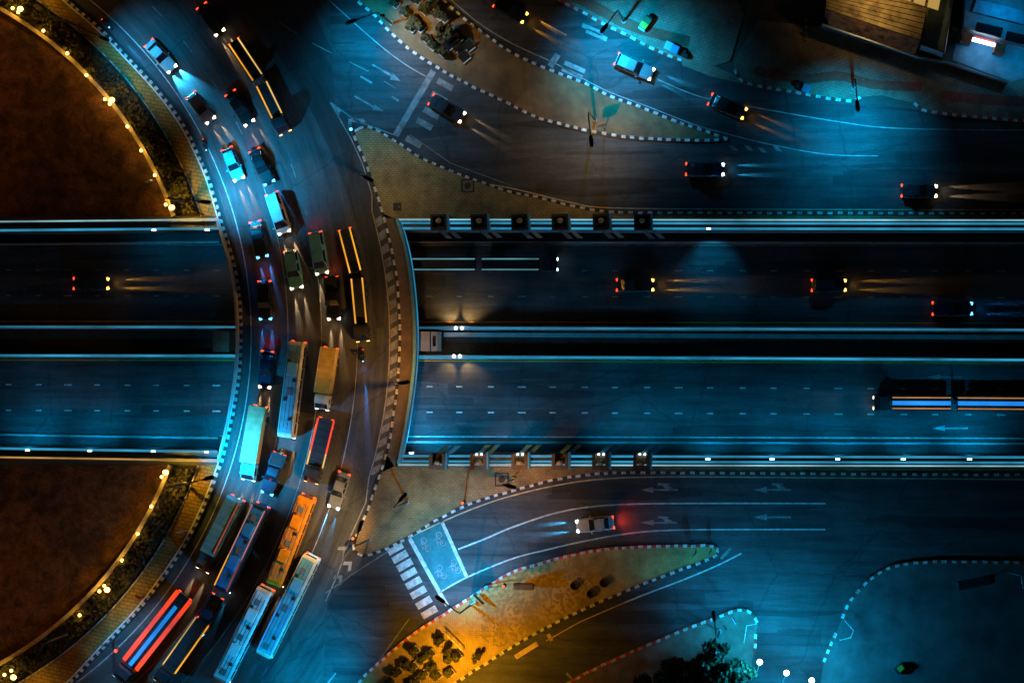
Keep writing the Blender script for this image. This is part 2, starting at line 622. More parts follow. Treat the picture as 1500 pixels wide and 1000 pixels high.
K_OUT_C = smooth([(1339, 151), (1345, 157), (1353, 162), (1393, 168), (1460, 174), (1500, 177), (1700, 186)])
K_S = smooth([(540, 812), (559, 806), (596, 788), (633, 765), (671, 745), (708, 731), (749, 719), (777, 711), (818, 701), (862, 695), (903, 692), (988, 692), (1124, 693), (1500, 695), (1800, 696)])
K_SE_UP = smooth([(490, 1050), (526, 1000), (538, 986), (579, 949), (613, 923), (657, 895), (698, 869), (749, 838), (784, 827), (828, 815), (886, 804), (954, 800), (1008, 799), (1042, 799), (1052, 804), (1050, 812)])
K_SE_LOW = smooth([(1050, 812), (1040, 818), (1002, 832), (954, 850), (900, 872), (845, 896), (794, 922), (750, 947), (715, 969), (674, 995), (600, 1050)])
K_LOW = smooth([(780, 1030), (835, 998), (869, 980), (910, 961), (954, 942), (995, 925), (1039, 908), (1065, 898), (1080, 893), (1095, 894), (1105, 902), (1110, 912)])
K_LOW_B = smooth([(1107, 928), (1106, 946), (1104, 955)])
K_CORNER = smooth([(1234, 905), (1242, 884), (1258, 864), (1278, 845), (1305, 830), (1325, 826), (1343, 824), (1377, 822), (1500, 823), (1750, 823)])
K_CORNER_B = smooth([(1207, 969), (1213, 952), (1219, 938), (1225, 925)])
BR_E = smooth([(581, 322), (590, 350), (598, 386), (604, 435), (607, 485), (606, 532), (601, 579), (592, 634), (583, 678)])

DEPTH = -5.5
NW = [(-900, 326), (0, 325), (323, 322)]
NE_ = [(581, 322), (1500, 323), (2600, 324)]
SW = [(-900, 666), (0, 669), (323, 674)]
SE_ = [(583, 680), (1500, 682), (2600, 684)]

# ------------------------------------------------------------------ ground and underpass
g = MB()
nN = W(NW + NE_)
nS = W(SW + SE_)
BIG = 1500
g.sheet(nN + [(BIG, nN[-1][1]), (BIG, BIG), (-BIG, BIG), (-BIG, nN[0][1])], 0)
g.sheet([(nS[0][0], nS[0][1])] + nS[1:] + [(BIG, nS[-1][1]), (BIG, -BIG), (-BIG, -BIG), (-BIG, nS[0][1])], 0)
g.sheet([(nN[0][0], nN[0][1]), (-BIG, nN[0][1]), (-BIG, nS[0][1]), (nS[0][0], nS[0][1])], 0)
g.sheet([(nN[-1][0], nN[-1][1]), (BIG, nN[-1][1]), (BIG, nS[-1][1]), (nS[-1][0], nS[-1][1])], 0)
structure(g.build('ground', 'ground'))

fl = MB()
xa, xb, ya, yb = nN[0][0] - .5, nN[-1][0] + .5, nS[0][1] - 3, nN[0][1] + 3
fl.sheet([(xa, ya), (xb, ya), (xb, yb), (xa, yb)], DEPTH)
fl.quad((xa, ya, DEPTH), (xa, yb, DEPTH), (xa, yb, 0), (xa, ya, 0))
fl.quad((xb, yb, DEPTH), (xb, ya, DEPTH), (xb, ya, 0), (xb, yb, 0))
structure(fl.build('underpass_road', 'asphalt_low'))

# bridge carrying the roundabout over the underpass
left_edge = [p for p in K_RING if 318 <= p[1] <= 680]
deck_px = [(u - 3, v) for u, v in left_edge]
deck_px[0] = (deck_px[0][0], 321); deck_px[-1] = (deck_px[-1][0], 676)
deck = W(deck_px) + W(BR_E[::-1])
bt = thing('road_bridge', 'curved road bridge carrying the roundabout traffic across the sunken highway', 'bridge', (0, 0, 0))
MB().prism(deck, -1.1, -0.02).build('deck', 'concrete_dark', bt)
w = MB()
e = resample(W(BR_E), 0.6)
ne = normals(e)
pts = []
for (a, na), (b, nb) in zip(list(zip(e, ne))[:-1], list(zip(e, ne))[1:]):
    s0, s1 = 0.0, 0.35
    q = lambda p, n_, o: (p[0] + n_[0] * o, p[1] + n_[1] * o)
    a0, a1, b0, b1 = q(a, na, -s0), q(a, na, s1), q(b, nb, -s0), q(b, nb, s1)
    for (x0, y0), (x1, y1), z0, z1, z2, z3 in ((a0, b0, -1.4, -1.4, .85, .85), (b1, a1, -1.4, -1.4, .85, .85)):
        w.quad((x0, y0, z0), (x1, y1, z1), (x1, y1, z2), (x0, y0, z3))
    w.quad((*a0, .85), (*b0, .85), (*b1, .85), (*a1, .85))
w.build('parapet', 'panel_blue', bt)
wl = MB()
for (a, na), (b, nb) in zip(list(zip(e, ne))[:-1], list(zip(e, ne))[1:]):
    for zz, hh in ((-.55, .30),):
        o0, o1 = .37, .43
        a0, a1, b0, b1 = q(a, na, o0), q(a, na, o1), q(b, nb, o0), q(b, nb, o1)
        wl.quad((*b1, zz), (*a1, zz), (*a1, zz + hh), (*b1, zz + hh))
        wl.quad((*a0, zz + hh), (*b0, zz + hh), (*b1, zz + hh), (*a1, zz + hh))
wl.build('light_strip', 'strip_teal', bt)  # glowing band in place of teal light on the girder face
wp = MB()
le = W([(u - 5.5, v) for u, v in left_edge])
le = resample(le, .6)
nl = normals(le)
for (a, na), (b, nb) in zip(list(zip(le, nl))[:-1], list(zip(le, nl))[1:]):
    a0, a1, b0, b1 = q(a, na, -.14), q(a, na, .14), q(b, nb, -.14), q(b, nb, .14)
    wp.quad((*a0, .5), (*b0, .5), (*b1, .5), (*a1, .5))
    wp.quad((*a0, -1.2), (*b0, -1.2), (*b0, .5), (*a0, .5))
    wp.quad((*b1, -1.2), (*a1, -1.2), (*a1, .5), (*b1, .5))
wp.build('edge_rail', 'concrete', bt)


def wall_run(px, inward, label, rail='strip_pale', strips=2):
    """retaining wall of the underpass: coping on the rim, stepped ledge, battered face, low barrier at the road edge"""
    t = thing('retaining_wall', label, 'wall', (0, 0, 0))
    sg = inward  # +1: the road lies towards larger v
    line = lambda dv, z: resample(W([(u, v + sg * dv) for u, v in px], z), 12)

    def band(name, secs, mt):
        b = MB()
        rows = [[(x, y, z) for x, y in line(dv, z)] for dv, z in secs]
        n = min(len(r) for r in rows)
        for r0, r1 in zip(rows[:-1], rows[1:]):
            for i in range(n - 1):
                f = (r0[i], r0[i + 1], r1[i + 1], r1[i])
                b.quad(*(f if sg < 0 else f[::-1]))
        return b.build(name, mt, t)
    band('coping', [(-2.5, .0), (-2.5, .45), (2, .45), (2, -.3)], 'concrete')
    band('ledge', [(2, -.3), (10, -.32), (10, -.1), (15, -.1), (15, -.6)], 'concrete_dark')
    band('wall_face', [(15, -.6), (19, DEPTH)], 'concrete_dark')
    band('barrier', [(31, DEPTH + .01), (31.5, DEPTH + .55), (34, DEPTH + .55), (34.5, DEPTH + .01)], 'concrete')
    if strips:
        band('light_strip', [(-1.3, .46), (-1.3, .50), (.6, .50), (.6, .46)], rail)
        if strips > 1:
            band('light_strip', [(3.0, -.28), (3.0, -.22), (6.2, -.22), (6.2, -.28)], 'strip_teal')
        band('light_strip', [(10.8, -.095), (10.8, -.05), (14.2, -.05), (14.2, -.095)], 'strip_teal')
    return t


wall_run([(-500, 325.5), (0, 325), (321, 322)], 1, 'retaining wall with pale lit rail below the dirt island, on the gold bulb corner', 'strip_pale', 1)
wall_run(NE_, 1, 'long retaining wall with three lit rails beside the slip road with the two blue lamps car', 'strip_pale')
wall_run([(-500, 667), (0, 669), (319, 674)], -1, 'retaining wall with amber lit rail and four flood lamps under the bridge end', 'strip_golddim', 1)
wall_run(SE_, -1, 'long retaining wall with lit rails and five flood lamps beside the arrow marked road', 'strip_pale')

# median of the underpass: two lit kerb walls with a dark planted trough between
def median_wall(px, label, sg, yl):
    t = thing('median_barrier', label, 'barrier', (0, 0, 0))
    b, s_ = MB(), MB()
    L_ = resample(W(px, DEPTH + .8), 15)
    nn = normals(L_)
    for i in range(len(L_) - 1):
        a, c = L_[i], L_[i + 1]
        for (o0, z0), (o1, z1) in (((-.28, DEPTH), (-.2, DEPTH + .8)), ((-.2, DEPTH + .8), (.2, DEPTH + .8)), ((.2, DEPTH + .8), (.28, DEPTH))):
            b.quad((*q(a, nn[i], o1), z1), (*q(c, nn[i + 1], o1), z1), (*q(c, nn[i + 1], o0), z0), (*q(a, nn[i], o0), z0))
        s_.quad((*q(a, nn[i], .13), DEPTH + .81), (*q(a, nn[i], -.13), DEPTH + .81), (*q(c, nn[i + 1], -.13), DEPTH + .81), (*q(c, nn[i + 1], .13), DEPTH + .81))
    b.build('barrier_wall', 'concrete', t)
    s_.build('light_strip', yl, t)
    return t


median_wall([(-500, 476), (0, 478.5), (345, 479), (610, 480), (900, 481), (1500, 483), (2300, 485)], 'dim blue lit median barrier on the dark carriageway side of the trough', 1, 'strip_dim' if 'strip_dim' in M else glow('strip_dim', (0.03, 0.20, 0.34), .8))
median_wall([(-500, 518), (0, 520.5), (345, 521), (610, 522.5), (900, 523.5), (1500, 527), (2300, 531)], 'bright teal lit median barrier beside the yellow edge line', -1, 'strip_teal')
tr = MB()
tr.sheet(W([(-400, 482), (2200, 488), (2200, 526), (-400, 515)], DEPTH + .05), DEPTH + .05)
structure(tr.build('median_ground', 'hedge_soil'))
mb_ = MB()
mb_.strip(W([(650, 490), (1500, 494), (2200, 497)], DEPTH + .3), .55, DEPTH + .3, 0)
tag(mb_.build('drain_cover', 'concrete'), 'long pale concrete drain cover in the dark median trough', 'drain cover')

# median boxes at the bridge
o = thing('utility_box', 'tan flat topped concrete box in the median against the bridge rail', 'box', P(336, 500, DEPTH))
MB().box((0, 0, 2.0), (2.0, 2.5, 4.0)).build('body', 'concrete_warm', o)
MB().box((0, 0, 4.06), (2.1, 2.6, .1)).build('lid', 'concrete_warm', o)
o = thing('utility_box', 'grey concrete pump box with dark hatch in the median beside the bridge', 'box', P(630, 500, DEPTH))
MB().box((-.5, 0, 1.6), (2.0, 2.4, 3.2)).build('body', 'concrete', o)
fr = MB(); fr.box((1.05, .95, 1.6), (.8, .5, 3.3)); fr.box((1.05, -.9, 1.6), (.8, .6, 3.3)); fr.box((.75, .05, 1.6), (.2, 1.3, 3.3)); fr.box((1.36, .05, 1.6), (.18, 1.3, 3.3))
fr.build('hatch_frame', 'concrete', o)
MB().box((1.05, .05, 1.4), (.42, 1.28, 2.6)).build('hatch', 'iron', o)

# ------------------------------------------------------------------ surface roads
ring = MB()
left = [(u, v) for u, v in K_RING]
right = [(700, 1050), (560, 950), (505, 870), (484, 862)] 
poly = left + [(500, 1050), (545, 985), (600, 920), (560, 860)] + [p for p in K_GORE[::-1]] + [(600, 215), (640, 100), (560, 40), (490, -60)]
ring.sheet(W(poly), .012)
structure(ring.build('roundabout_road', 'asphalt_ring'))

rn = MB()
rn.sheet(W([(480, -60), (560, 30), (640, 96)] + [p for p in K_MID_LOW if p[0] > 640] + [(1100, 205), (1500, 190), (1900, 200), (1900, 313)] + [p for p in K_NE[::-1] if p[0] > 583] + [(540, 195), (490, 160)]), .016)
structure(rn.build('exit_road', 'asphalt'))
r2 = MB()
r2.sheet(W([(600, -60)] + K_MID_UP[::-1][2:] + [(1120, 230), (1500, 240), (1900, 240), (1900, 190), (1500, 177), (1353, 162), (1239, 149), (1125, 130), (1060, 112), (998, 90), (951, 70), (884, 36), (819, 0), (760, -60)]), .020)
structure(r2.build('outer_road', 'asphalt'))
r3 = MB()
r3.sheet(W([(540, 813)] + K_S + [(1800, 780), (1500, 790), (1060, 806)] + [p for p in K_SE_UP[::-1] if p[0] < 1050] + [(470, 1050), (480, 880)]), .016)
structure(r3.build('entry_road', 'asphalt'))
r4 = MB()
r4.sheet(W(K_SE_LOW[::-1] + [(1060, 790), (1300, 740), (1800, 740), (1800, 823)] + K_CORNER[::-1] + K_CORNER_B[::-1] + [(1190, 1060), (1110, 1060), (1106, 946)] + K_LOW[::-1]), .020)
structure(r4.build('side_road', 'asphalt'))


def island(name, poly, mt, h=.15):
    b = MB(); b.prism(W(poly), 0, h)
    return structure(b.build(name, mt))


island('pavement_triangle', K_GORE[:K_GORE.index((561, 312)) + 2] + [(575, 320.0), (1700, 320.0), (1700, 313)] + K_NE[::-1], 'pavers_ne')
island('pavement_lower_triangle', [p for p in K_GORE if p[1] >= 660 and p[0] > 517] + K_S[1:] + [(1800, 686), (1500, 685.5), (590, 683.5), (578, 683)], 'pavers_s')
# strip of pavement between the hatch kerb and the bridge parapet
b = MB()
b.prism(W([p for p in K_GORE if 308 <= p[1] <= 695][::-1] + [(580, 321.5)] + [(u - 4, v) for u, v in BR_E] + [(580, 682)]), 0.0, .15)
structure(b.build('bridge_pavement', mat('bridge_walk', (0.14, 0.10, 0.065), .9, .3, .6)))
island('pavement_middle', K_MID_LOW + K_MID_UP[1:], 'pavers_mid')
island('pavement_orange', K_SE_UP + K_SE_LOW[1:], 'pavers_se')
island('pavement_trees', K_LOW + [(1109, 920)] + K_LOW_B + [(1095, 1000), (1080, 1060), (780, 1060)], mat('pave_low', (0.15, 0.12, 0.09), .9, .35, .5))
island('pavement_corner', [(1207, 969)] + K_CORNER_B[1:] + K_CORNER + [(1800, 1060), (1195, 1060)], mat('pave_corner', (0.085, 0.09, 0.09), .9, .45, .22))
# outer pavement by the buildings
island('pavement_outer', K_OUT_A + [(1040, 98), (1070, 90), (1090, 20), (1050, -60), (740, -60)], 'pavers_out', .14)
island('pavement_shops', K_OUT_B + [(1290, 140)] + K_OUT_C + [(1700, 60), (1480, 120), (1380, 90), (1205, 40), (1110, 30), (1074, 90)], 'pavers_out', .14)
b = MB()
b.strip(W(smooth([(810, -25), (870, 10), (930, 40), (1010, 62)])), 1.3, .15)
b.strip(W(smooth([(1105, 103), (1170, 116), (1230, 112), (1280, 124), (1350, 128)])), 1.1, .15)
b.strip(W(smooth([(1380, 140), (1440, 146), (1520, 150)])), 1.2, .15)
structure(b.build('path_red_bands', 'pavers_red'))
b = MB()
b.prism(W([(998, 86), (1035, 92), (1082, 113), (1100, 126), (1040, 112), (1000, 96)]), 0, .07)
structure(b.build('driveway_apron', 'pavers_out'))

# central island: dirt, low wall, planting, paved rim
def arc(Rp, north, n=40, bound=None):
    b_ = bound or (317 if north else 681)
    a0 = math.asin(max(-1, min(1, (492 - b_) / Rp)))
    a1 = R(78) * (1 if north else -1)
    return [(-262 + Rp * math.cos(a0 + (a1 - a0) * i / n), 492 - Rp * math.sin(a0 + (a1 - a0) * i / n)) for i in range(n + 1)]


def ring_poly(r0, r1, north):
    return arc(r0, north) + arc(r1, north)[::-1]


for north in (True, False):
    k = [p for p in K_RING if (p[1] < 318 if north else p[1] > 680)]
    if north:
        outer = [(u - 2, v + 1) for u, v in k] + [(321, 317)]
        inner = arc(583, True)
        poly = outer + [p for p in inner if p[1] > -60]
    else:
        outer = [(316, 681)] + [(u - 2, v - 1) for u, v in k]
        inner = arc(583, False)
        poly = outer + [p for p in inner[::-1] if p[1] < 1050]
    island('pavement_rim', poly, 'pavers_ring')
    island('planting_bed', ring_poly(549, 583, north), 'hedge_soil', .12)
    a = arc(544, north)
    far = [(-900, -300), (-900, 317)] if north else [(-900, 1300), (-900, 681)]
    b = MB(); b.sheet(W(a + far), .03)
    structure(b.build('dirt_terrain', 'dirt'))
    # low curved wall that carries the bulbs
    lw = MB()
    pts = resample(W(arc(546.5, north)), .8)
    nn = normals(pts)
    for i in range(len(pts) - 1):
        a_, c_ = pts[i], pts[i + 1]
        lw.quad((*q(a_, nn[i], .25), .6), (*q(a_, nn[i], -.25), .6), (*q(c_, nn[i + 1], -.25), .6), (*q(c_, nn[i + 1], .25), .6))
        lw.quad((*q(a_, nn[i], -.25), .0), (*q(c_, nn[i + 1], -.25), .0), (*q(c_, nn[i + 1], -.25), .6), (*q(a_, nn[i], -.25), .6))
        lw.quad((*q(c_, nn[i + 1], .25), .0), (*q(a_, nn[i], .25), .0), (*q(a_, nn[i], .25), .6), (*q(c_, nn[i + 1], .25), .6))
    tag(lw.build('low_wall', 'concrete_warm'), 'low curved wall edging the dirt island, ' + ('running from the top edge' if north else 'running to the bottom edge'), 'wall')
    # hedge: many small leaf faces in the bed
    hd = MB()
    for _ in range(5200):
        rr = random.uniform(551, 580); 
        aa = random.uniform(R(15), R(66)) * (1 if north else -1)
        u, v = -262 + rr * math.cos(aa), 492 - rr * math.sin(aa)
        if (north and v > 312) or (not north and v < 686):
            continue
        clump = .55 + .45 * math.sin(aa * 61) * math.sin(aa * 23 + 1)
        if random.random() > .45 + .5 * clump:
            continue
        p = P(u, v, .2)
        c = Vector((p.x, p.y, .18 + random.random() * (.35 + .6 * clump)))
        d1 = Vector((random.gauss(0, 1), random.gauss(0, 1), random.gauss(0, .5))).normalized() * random.uniform(.12, .26)
        d2 = d1.cross(Vector((random.gauss(0, .6), random.gauss(0, .6), 1))).normalized() * d1.length * .7
        hd.quad(tuple(c - d1 - d2), tuple(c + d1 - d2), tuple(c + d1 + d2), tuple(c - d1 + d2), random.randrange(2))
    tag(hd.build('hedge', [mat('hedge_dark', (.022, .024, .010), .9, .4, 1.5), mat('hedge_dry', (.05, .038, .016), .9, .4, 1.5)]), 'dark low hedge behind the curved wall, ' + ('above the sunken road' if north else 'below the sunken road'), 'hedge')
    # thin edging rail in front of the hedge
    ed = MB()
    pts = resample(W(arc(584.5, north)), .8)
    nn = normals(pts)
    for i in range(len(pts) - 1):
        a_, c_ = pts[i], pts[i + 1]
        ed.quad((*q(a_, nn[i], .07), .28), (*q(a_, nn[i], -.07), .28), (*q(c_, nn[i + 1], -.07), .28), (*q(c_, nn[i + 1], .07), .28))
        ed.quad((*q(a_, nn[i], -.07), .0), (*q(c_, nn[i + 1], -.07), .0), (*q(c_, nn[i + 1], -.07), .28), (*q(a_, nn[i], -.07), .28))
        ed.quad((*q(c_, nn[i + 1], .07), .0), (*q(a_, nn[i], .07), .0), (*q(a_, nn[i], .07), .28), (*q(c_, nn[i + 1], .07), .28))
    tag(ed.build('edging', mat('edge_glint', (.34, .33, .29), .9, .9, 1.6, detail=3)), 'thin edging strip with painted glints round the planting bed, ' + ('above the sunken road' if north else 'below the sunken road'), 'edging')  # strong noise paints the broken glints along the rail


# ------------------------------------------------------------------ kerbs
def kerb(px, pitch, cols, wdt=.34, h=.22, z0=0.0):
    b = MB()
    pts = resample(W(px), .12)
    # arc length stations
    L_ = [0]
    for a, c in zip(pts[:-1], pts[1:]):
        L_.append(L_[-1] + math.dist(a, c))
    nn = normals(pts)
    def at(s):
        lo = min(range(len(L_)), key=lambda i: abs(L_[i] - s)) if False else None
        return None
    i, k = 0, 0
    half = pitch / 2
    st = [0]
    for j in range(1, len(pts)):
        if L_[j] - L_[st[-1]] >= half or j == len(pts) - 1:
            st.append(j)
    for k, (a, c) in enumerate(zip(st[:-1], st[1:])):
        p, r_ = pts[a], pts[c]
        n0, n1 = nn[a], nn[c]
        g0 = .02
        d = ((r_[0] - p[0]), (r_[1] - p[1]))
        l = math.hypot(*d) or 1
        p = (p[0] + d[0] / l * g0, p[1] + d[1] / l * g0)
        w2 = wdt / 2
        jit = random.uniform(-.035, .035)
        A, B, C_, D_ = q(p, n0, -w2 + jit), q(r_, n1, -w2 + jit), q(r_, n1, w2 + jit), q(p, n0, w2 + jit)
        hh = h + random.uniform(-.01, .01)
        b.add([(*A, z0), (*B, z0), (*C_, z0), (*D_, z0), (*A, hh), (*B, hh), (*C_, hh), (*D_, hh)],
              [(4, 5, 6, 7), (0, 1, 5, 4), (1, 2, 6, 5), (2, 3, 7, 6), (3, 0, 4, 7)], k % 2)
    return structure(b.build('kerb', cols))


BW = ['white_paint', 'black_paint']
RW = ['white_paint', 'red_paint']
kerb(K_RING, .80, BW, .36, .26)
b = MB()
b.strip(W(K_RING), .16, .262, 0, None, -.30)
structure(b.build('kerb_edging', mat('edge_white', (.66, .66, .64), .7, .3, 1.5)))
kerb(K_GORE, 1.2, BW, .30)
kerb(K_NE, 1.0, BW, .30)
kerb(K_MID_LOW, 1.0, BW)
kerb(K_MID_UP, 1.0, BW)
kerb(K_OUT_A, 1.12, RW)
kerb(K_OUT_B, 1.08, RW)
kerb(K_OUT_C, 1.1, RW)
kerb(K_S, 1.0, BW, .32)
kerb(K_SE_UP, .95, RW)
kerb(K_SE_LOW, 1.0, BW)
kerb(K_LOW, 1.05, RW)
kerb(K_LOW_B, 1.05, RW)
kerb(K_CORNER, 1.0, RW)
kerb(K_CORNER_B, 1.0, RW)

# ------------------------------------------------------------------ road markings
Z = .03
mk = MB()      # 0 bright, 1 worn, 2 thin, 3 yellow
def circ(Rp, a0, a1, n=60):
    return [(-262 + Rp * math.cos(R(a0 + (a1 - a0) * i / n)), 492 - Rp * math.sin(R(a0 + (a1 - a0) * i / n))) for i in range(n + 1)]
mk.strip(W(circ(630, 52, -54)), .13, Z, 0)
mk.strip(W(circ(684, 20, -60)), .10, Z, 2)
mk.strip(W(circ(733, 12, -48)), .10, Z, 2)
mk.strip(W(circ(786, 4, -28)), .10, Z, 2)
mk.strip(W(circ(684, 62, 22)), .10, Z, 1, (2.0, 4.0))
mk.strip(W(circ(733, 58, 14)), .10, Z, 1, (2.0, 4.0))
for rr in (657, 708):
    mk.strip(W(circ(rr, -30, -52)), .12, Z, 1, (1.4, 5.5))
def circ2(Rp, v0, v1, n=40):
    return [(-115 + math.sqrt(Rp * Rp - (v0 + (v1 - v0) * i / n - 497) ** 2), v0 + (v1 - v0) * i / n) for i in range(n + 1)]
mk.strip(W([(484, 150), (515, 205), (531, 240), (545, 285)] + circ2(686, 310, 700) + [(536, 735), (515, 782), (495, 840), (477, 880)]), .14, Z, 2)
for k in range(19):
    v0 = 318 + k * 20.2
    f_ = lambda rr, v: (-115 + math.sqrt(rr * rr - (v - 497) ** 2), v)
    mk.sheet(W([f_(687.5, v0 + 3), f_(687.5, v0 + 15), f_(697.5, v0 + 9), f_(697.5, v0 - 3)]), Z, 1)
# gores
mk.strip(W([(484, 150), (520, 176), (583, 200)]), .14, Z, 1)
mk.sheet(W([(510, 174), (532, 174), (536, 179), (515, 179), (515, 196), (510, 190)]), Z, 1)
mk.sheet(W([(488, 154), (500, 163), (496, 166), (499, 168), (494, 168)]), Z, 1)
mk.strip(W([(477, 868), (520, 838), (570, 806)]), .12, Z, 1)
for (u, v) in ((500, 800), (508, 822), (494, 842)):
    mk.sheet(W([(u - 4, v), (u + 8, v), (u + 6, v + 13), (u + 1, v + 15), (u + 3, v + 5), (u - 6, v + 5)]), Z, 0 if v == 822 else 1)
# exit road
mk.strip(W(smooth([(455, -30), (482, 0), (509, 25), (545, 57), (576, 82), (604, 101), (633, 117)])), .12, Z, 2)
mk.strip(W([(408, 33), (460, 65), (540, 105), (580, 130)]), .1, Z, 1, (3, 2))
mk.strip(W([(635, 104), (608, 150), (580, 198)]), .75, Z, 1)
for (u, v) in ((652, 124), (643, 143), (632, 166), (622, 182), (606, 208)):
    mk.strip(W([(u - 11, v - 6), (u + 11, v + 6)]), .75, Z, 1)
mk.sheet(W([(546, 94), (576, 110), (575, 107), (587, 119), (571, 117), (573, 113), (545, 96)]), Z, 1)
mk.sheet(W([(520, 140), (550, 157), (548, 153), (562, 163), (545, 161), (547, 158), (519, 142)]), Z, 1)
mk.strip(W([(528, 112), (545, 122)]), .25, Z, 1); mk.strip(W([(574, 142), (584, 148)]), .25, Z, 1)
mk.strip(W(smooth([(700, 268), (750, 276), (834, 296), (894, 304.5), (1100, 306.5), (1500, 307.5), (1750, 308)])), .14, Z, 4)
mk.strip(W([(600, 197), (660, 239), (700, 254), (750, 272)]), .1, Z, 1)
# outer road
mk.strip(W(smooth([(655, -5), (700, 33), (750, 64), (817, 95), (884, 131), (951, 157), (1018, 183), (1068, 197), (1125, 211), (1209, 226), (1286, 228.5)])), .12, Z, 2)
mk.strip(W(smooth([(964, 117), (1030, 143), (1125, 161), (1225, 178), (1313, 188), (1500, 191), (1700, 193)])), .12, Z, 2)
mk.strip(W([(817, 80), (806, 98)]), .8, Z, 1)
for (u, v) in ((842, 98), (838, 107), (868, 43), (874, 51)):
    mk.strip(W([(u - 15, v - 6), (u + 15, v + 7)]), .55, Z, 1)
mk.strip(W([(790, 30), (830, 52)]), .1, Z, 1)
for (u, v) in ((1075, 218), (1098, 218), (1118, 221), (1140, 219)):
    mk.sheet(W([(u - 8, v - 5), (u, v - 4), (u + 6, v + 3), (u - 2, v + 2)]), Z, 1)
# entry road
mk.strip(W(smooth([(599, 787), (647, 764), (700, 742), (749, 726), (818, 710), (886, 701), (988, 698), (1209, 699.5), (1500, 702)])), .16, Z, 4)
mk.strip(W(smooth([(671, 804), (710, 789), (750, 772), (818, 750), (886, 740), (988, 737), (1209, 737)])), .2, Z, 0)
mk.strip(W(smooth([(644, 867), (684, 845), (750, 818), (800, 805), (852, 793), (920, 781), (988, 776), (1124, 775), (1209, 775)])), .18, Z, 0)
mk.strip(W([(599, 786), (622, 828), (645, 869), (655, 886)]), .5, Z, 0)
mk.strip(W([(647, 763), (666, 805), (684, 845)]), .42, Z, 0)
mk.sheet(W([(602, 786), (646, 765), (682, 844), (646, 866)]), Z - .006, 5)
for (u, v) in ((579, 803), (586, 815), (593, 827), (599, 840), (606, 853), (613, 867), (621, 882), (629, 896)):
    mk.strip(W([(u - 10.5, v + 6), (u + 10.5, v - 6)]), .85, Z, 0)
mk.strip(W([(535, 994), (560, 960), (600, 905)]), .12, Z, 1); mk.strip(W([(480, 1000), (492, 985)]), .2, Z, 1)
def moto_symbol(u, v, a):
    c = P(u, v)
    T = Matrix.Translation((c.x, c.y, 0)) @ Matrix.Rotation(a, 4, 'Z')
    mk.T = T
    for s_ in (-.55, .55):
        mk.strip([(s_ + .34 * math.cos(t * math.pi / 8), .34 * math.sin(t * math.pi / 8)) for t in range(17)], .09, Z, 1)
    mk.strip([(-.55, 0), (-.2, .5), (.35, .55), (.55, 0)], .1, Z, 1)
    mk.strip([(-.55, 0), (.05, .1), (.35, .55), (.25, .85)], .1, Z, 1)
    mk.strip([(-.45, .62), (-.05, .62)], .16, Z, 1)
    mk.T = Matrix.Identity(4)
for u, v in ((624, 797), (646, 789), (647, 837), (668, 829)):
    moto_symbol(u, v, R(118))
def arrow(u, v, sc, branch, mi):
    f_ = lambda a, b_: (u + a * sc, v + b_ * sc)
    mk.sheet(W([f_(-27, 0), f_(-8, -4.5), f_(-8, -1.2), f_(28, -1.2), f_(28, 1.4), f_(-8, 1.4), f_(-8, 4.5)]), Z, mi)
    if branch:
        mk.sheet(W([f_(22, -1.6), f_(12, -7), f_(18, -9), f_(0, -10), f_(-2, -7), f_(5, -6.5), f_(10, -1.6)]), Z + .002, mi)
arrow(965, 717, 1, True, 1); arrow(965, 765, .95, True, 1); arrow(1131, 717, 1, True, 1); arrow(1131, 757, 1, False, 1)
# side road
mk.strip(W(smooth([(1086, 810), (1050, 828), (1000, 849), (950, 868), (915, 882)])), .18, Z, 0)
mk.strip(W([(915, 882), (850, 910), (800, 938)]), .12, Z, 4)
mk.strip(W([(787, 942), (755, 962)]), .6, Z, 4)
mk.strip(W([(1056, 818), (1070, 803)]), .35, Z, 1)
mk.strip(W([(1325, 818.5), (1377, 817), (1500, 817), (1700, 817)]), .1, Z, 1)
mk.strip(W([(803, 928), (808, 938)]), .45, Z, 4)
mk.strip(W([(830, 985), (838, 994)]), .3, Z, 1)
structure(mk.build('road_markings', ['road_paint', 'road_paint_worn', 'line_thin', 'road_paint_yellow', mat('paint_amber', (.5, .36, .2), .7, .4, 1), 'bike_box']))

# underpass markings
um = MB()
z = DEPTH + .015
for (v0, v1) in ((562.5, 570.5), (600, 608)):
    um.strip(W([(-120, v0), (1600, v1)], z), .17, z, 0, (1.05, 2.85))
for (v0, v1) in ((395.5, 397), (432.5, 436)):
    um.strip(W([(-120, v0), (1600, v1)], z), .15, z, 1, (1.05, 2.85))
um.strip(W([(-120, 470.5), (345, 470.8), (1600, 473.5)], z), .14, z, 3)
um.strip(W([(-120, 527), (345, 527.5), (610, 528.2), (1600, 533)], z), .14, z, 3)
um.strip(W([(-120, 358), (1600, 360)], z), .12, z, 1)
um.strip(W([(-120, 637), (1600, 642)], z), .14, z, 0)
for (u, v) in ((1392, 627), (1385, 552)):
    f_ = lambda a, b_: (u + a, v + b_)
    um.sheet(W([f_(-27, 0), f_(-8, -4), f_(-8, -1.2), f_(26, -1.2), f_(26, 1.2), f_(-8, 1.2), f_(-8, 4)], z), z, 0 if v > 600 else 1)
structure(um.build('underpass_markings', ['road_paint', 'road_paint_worn', 'line_thin', 'road_paint_yellow']))


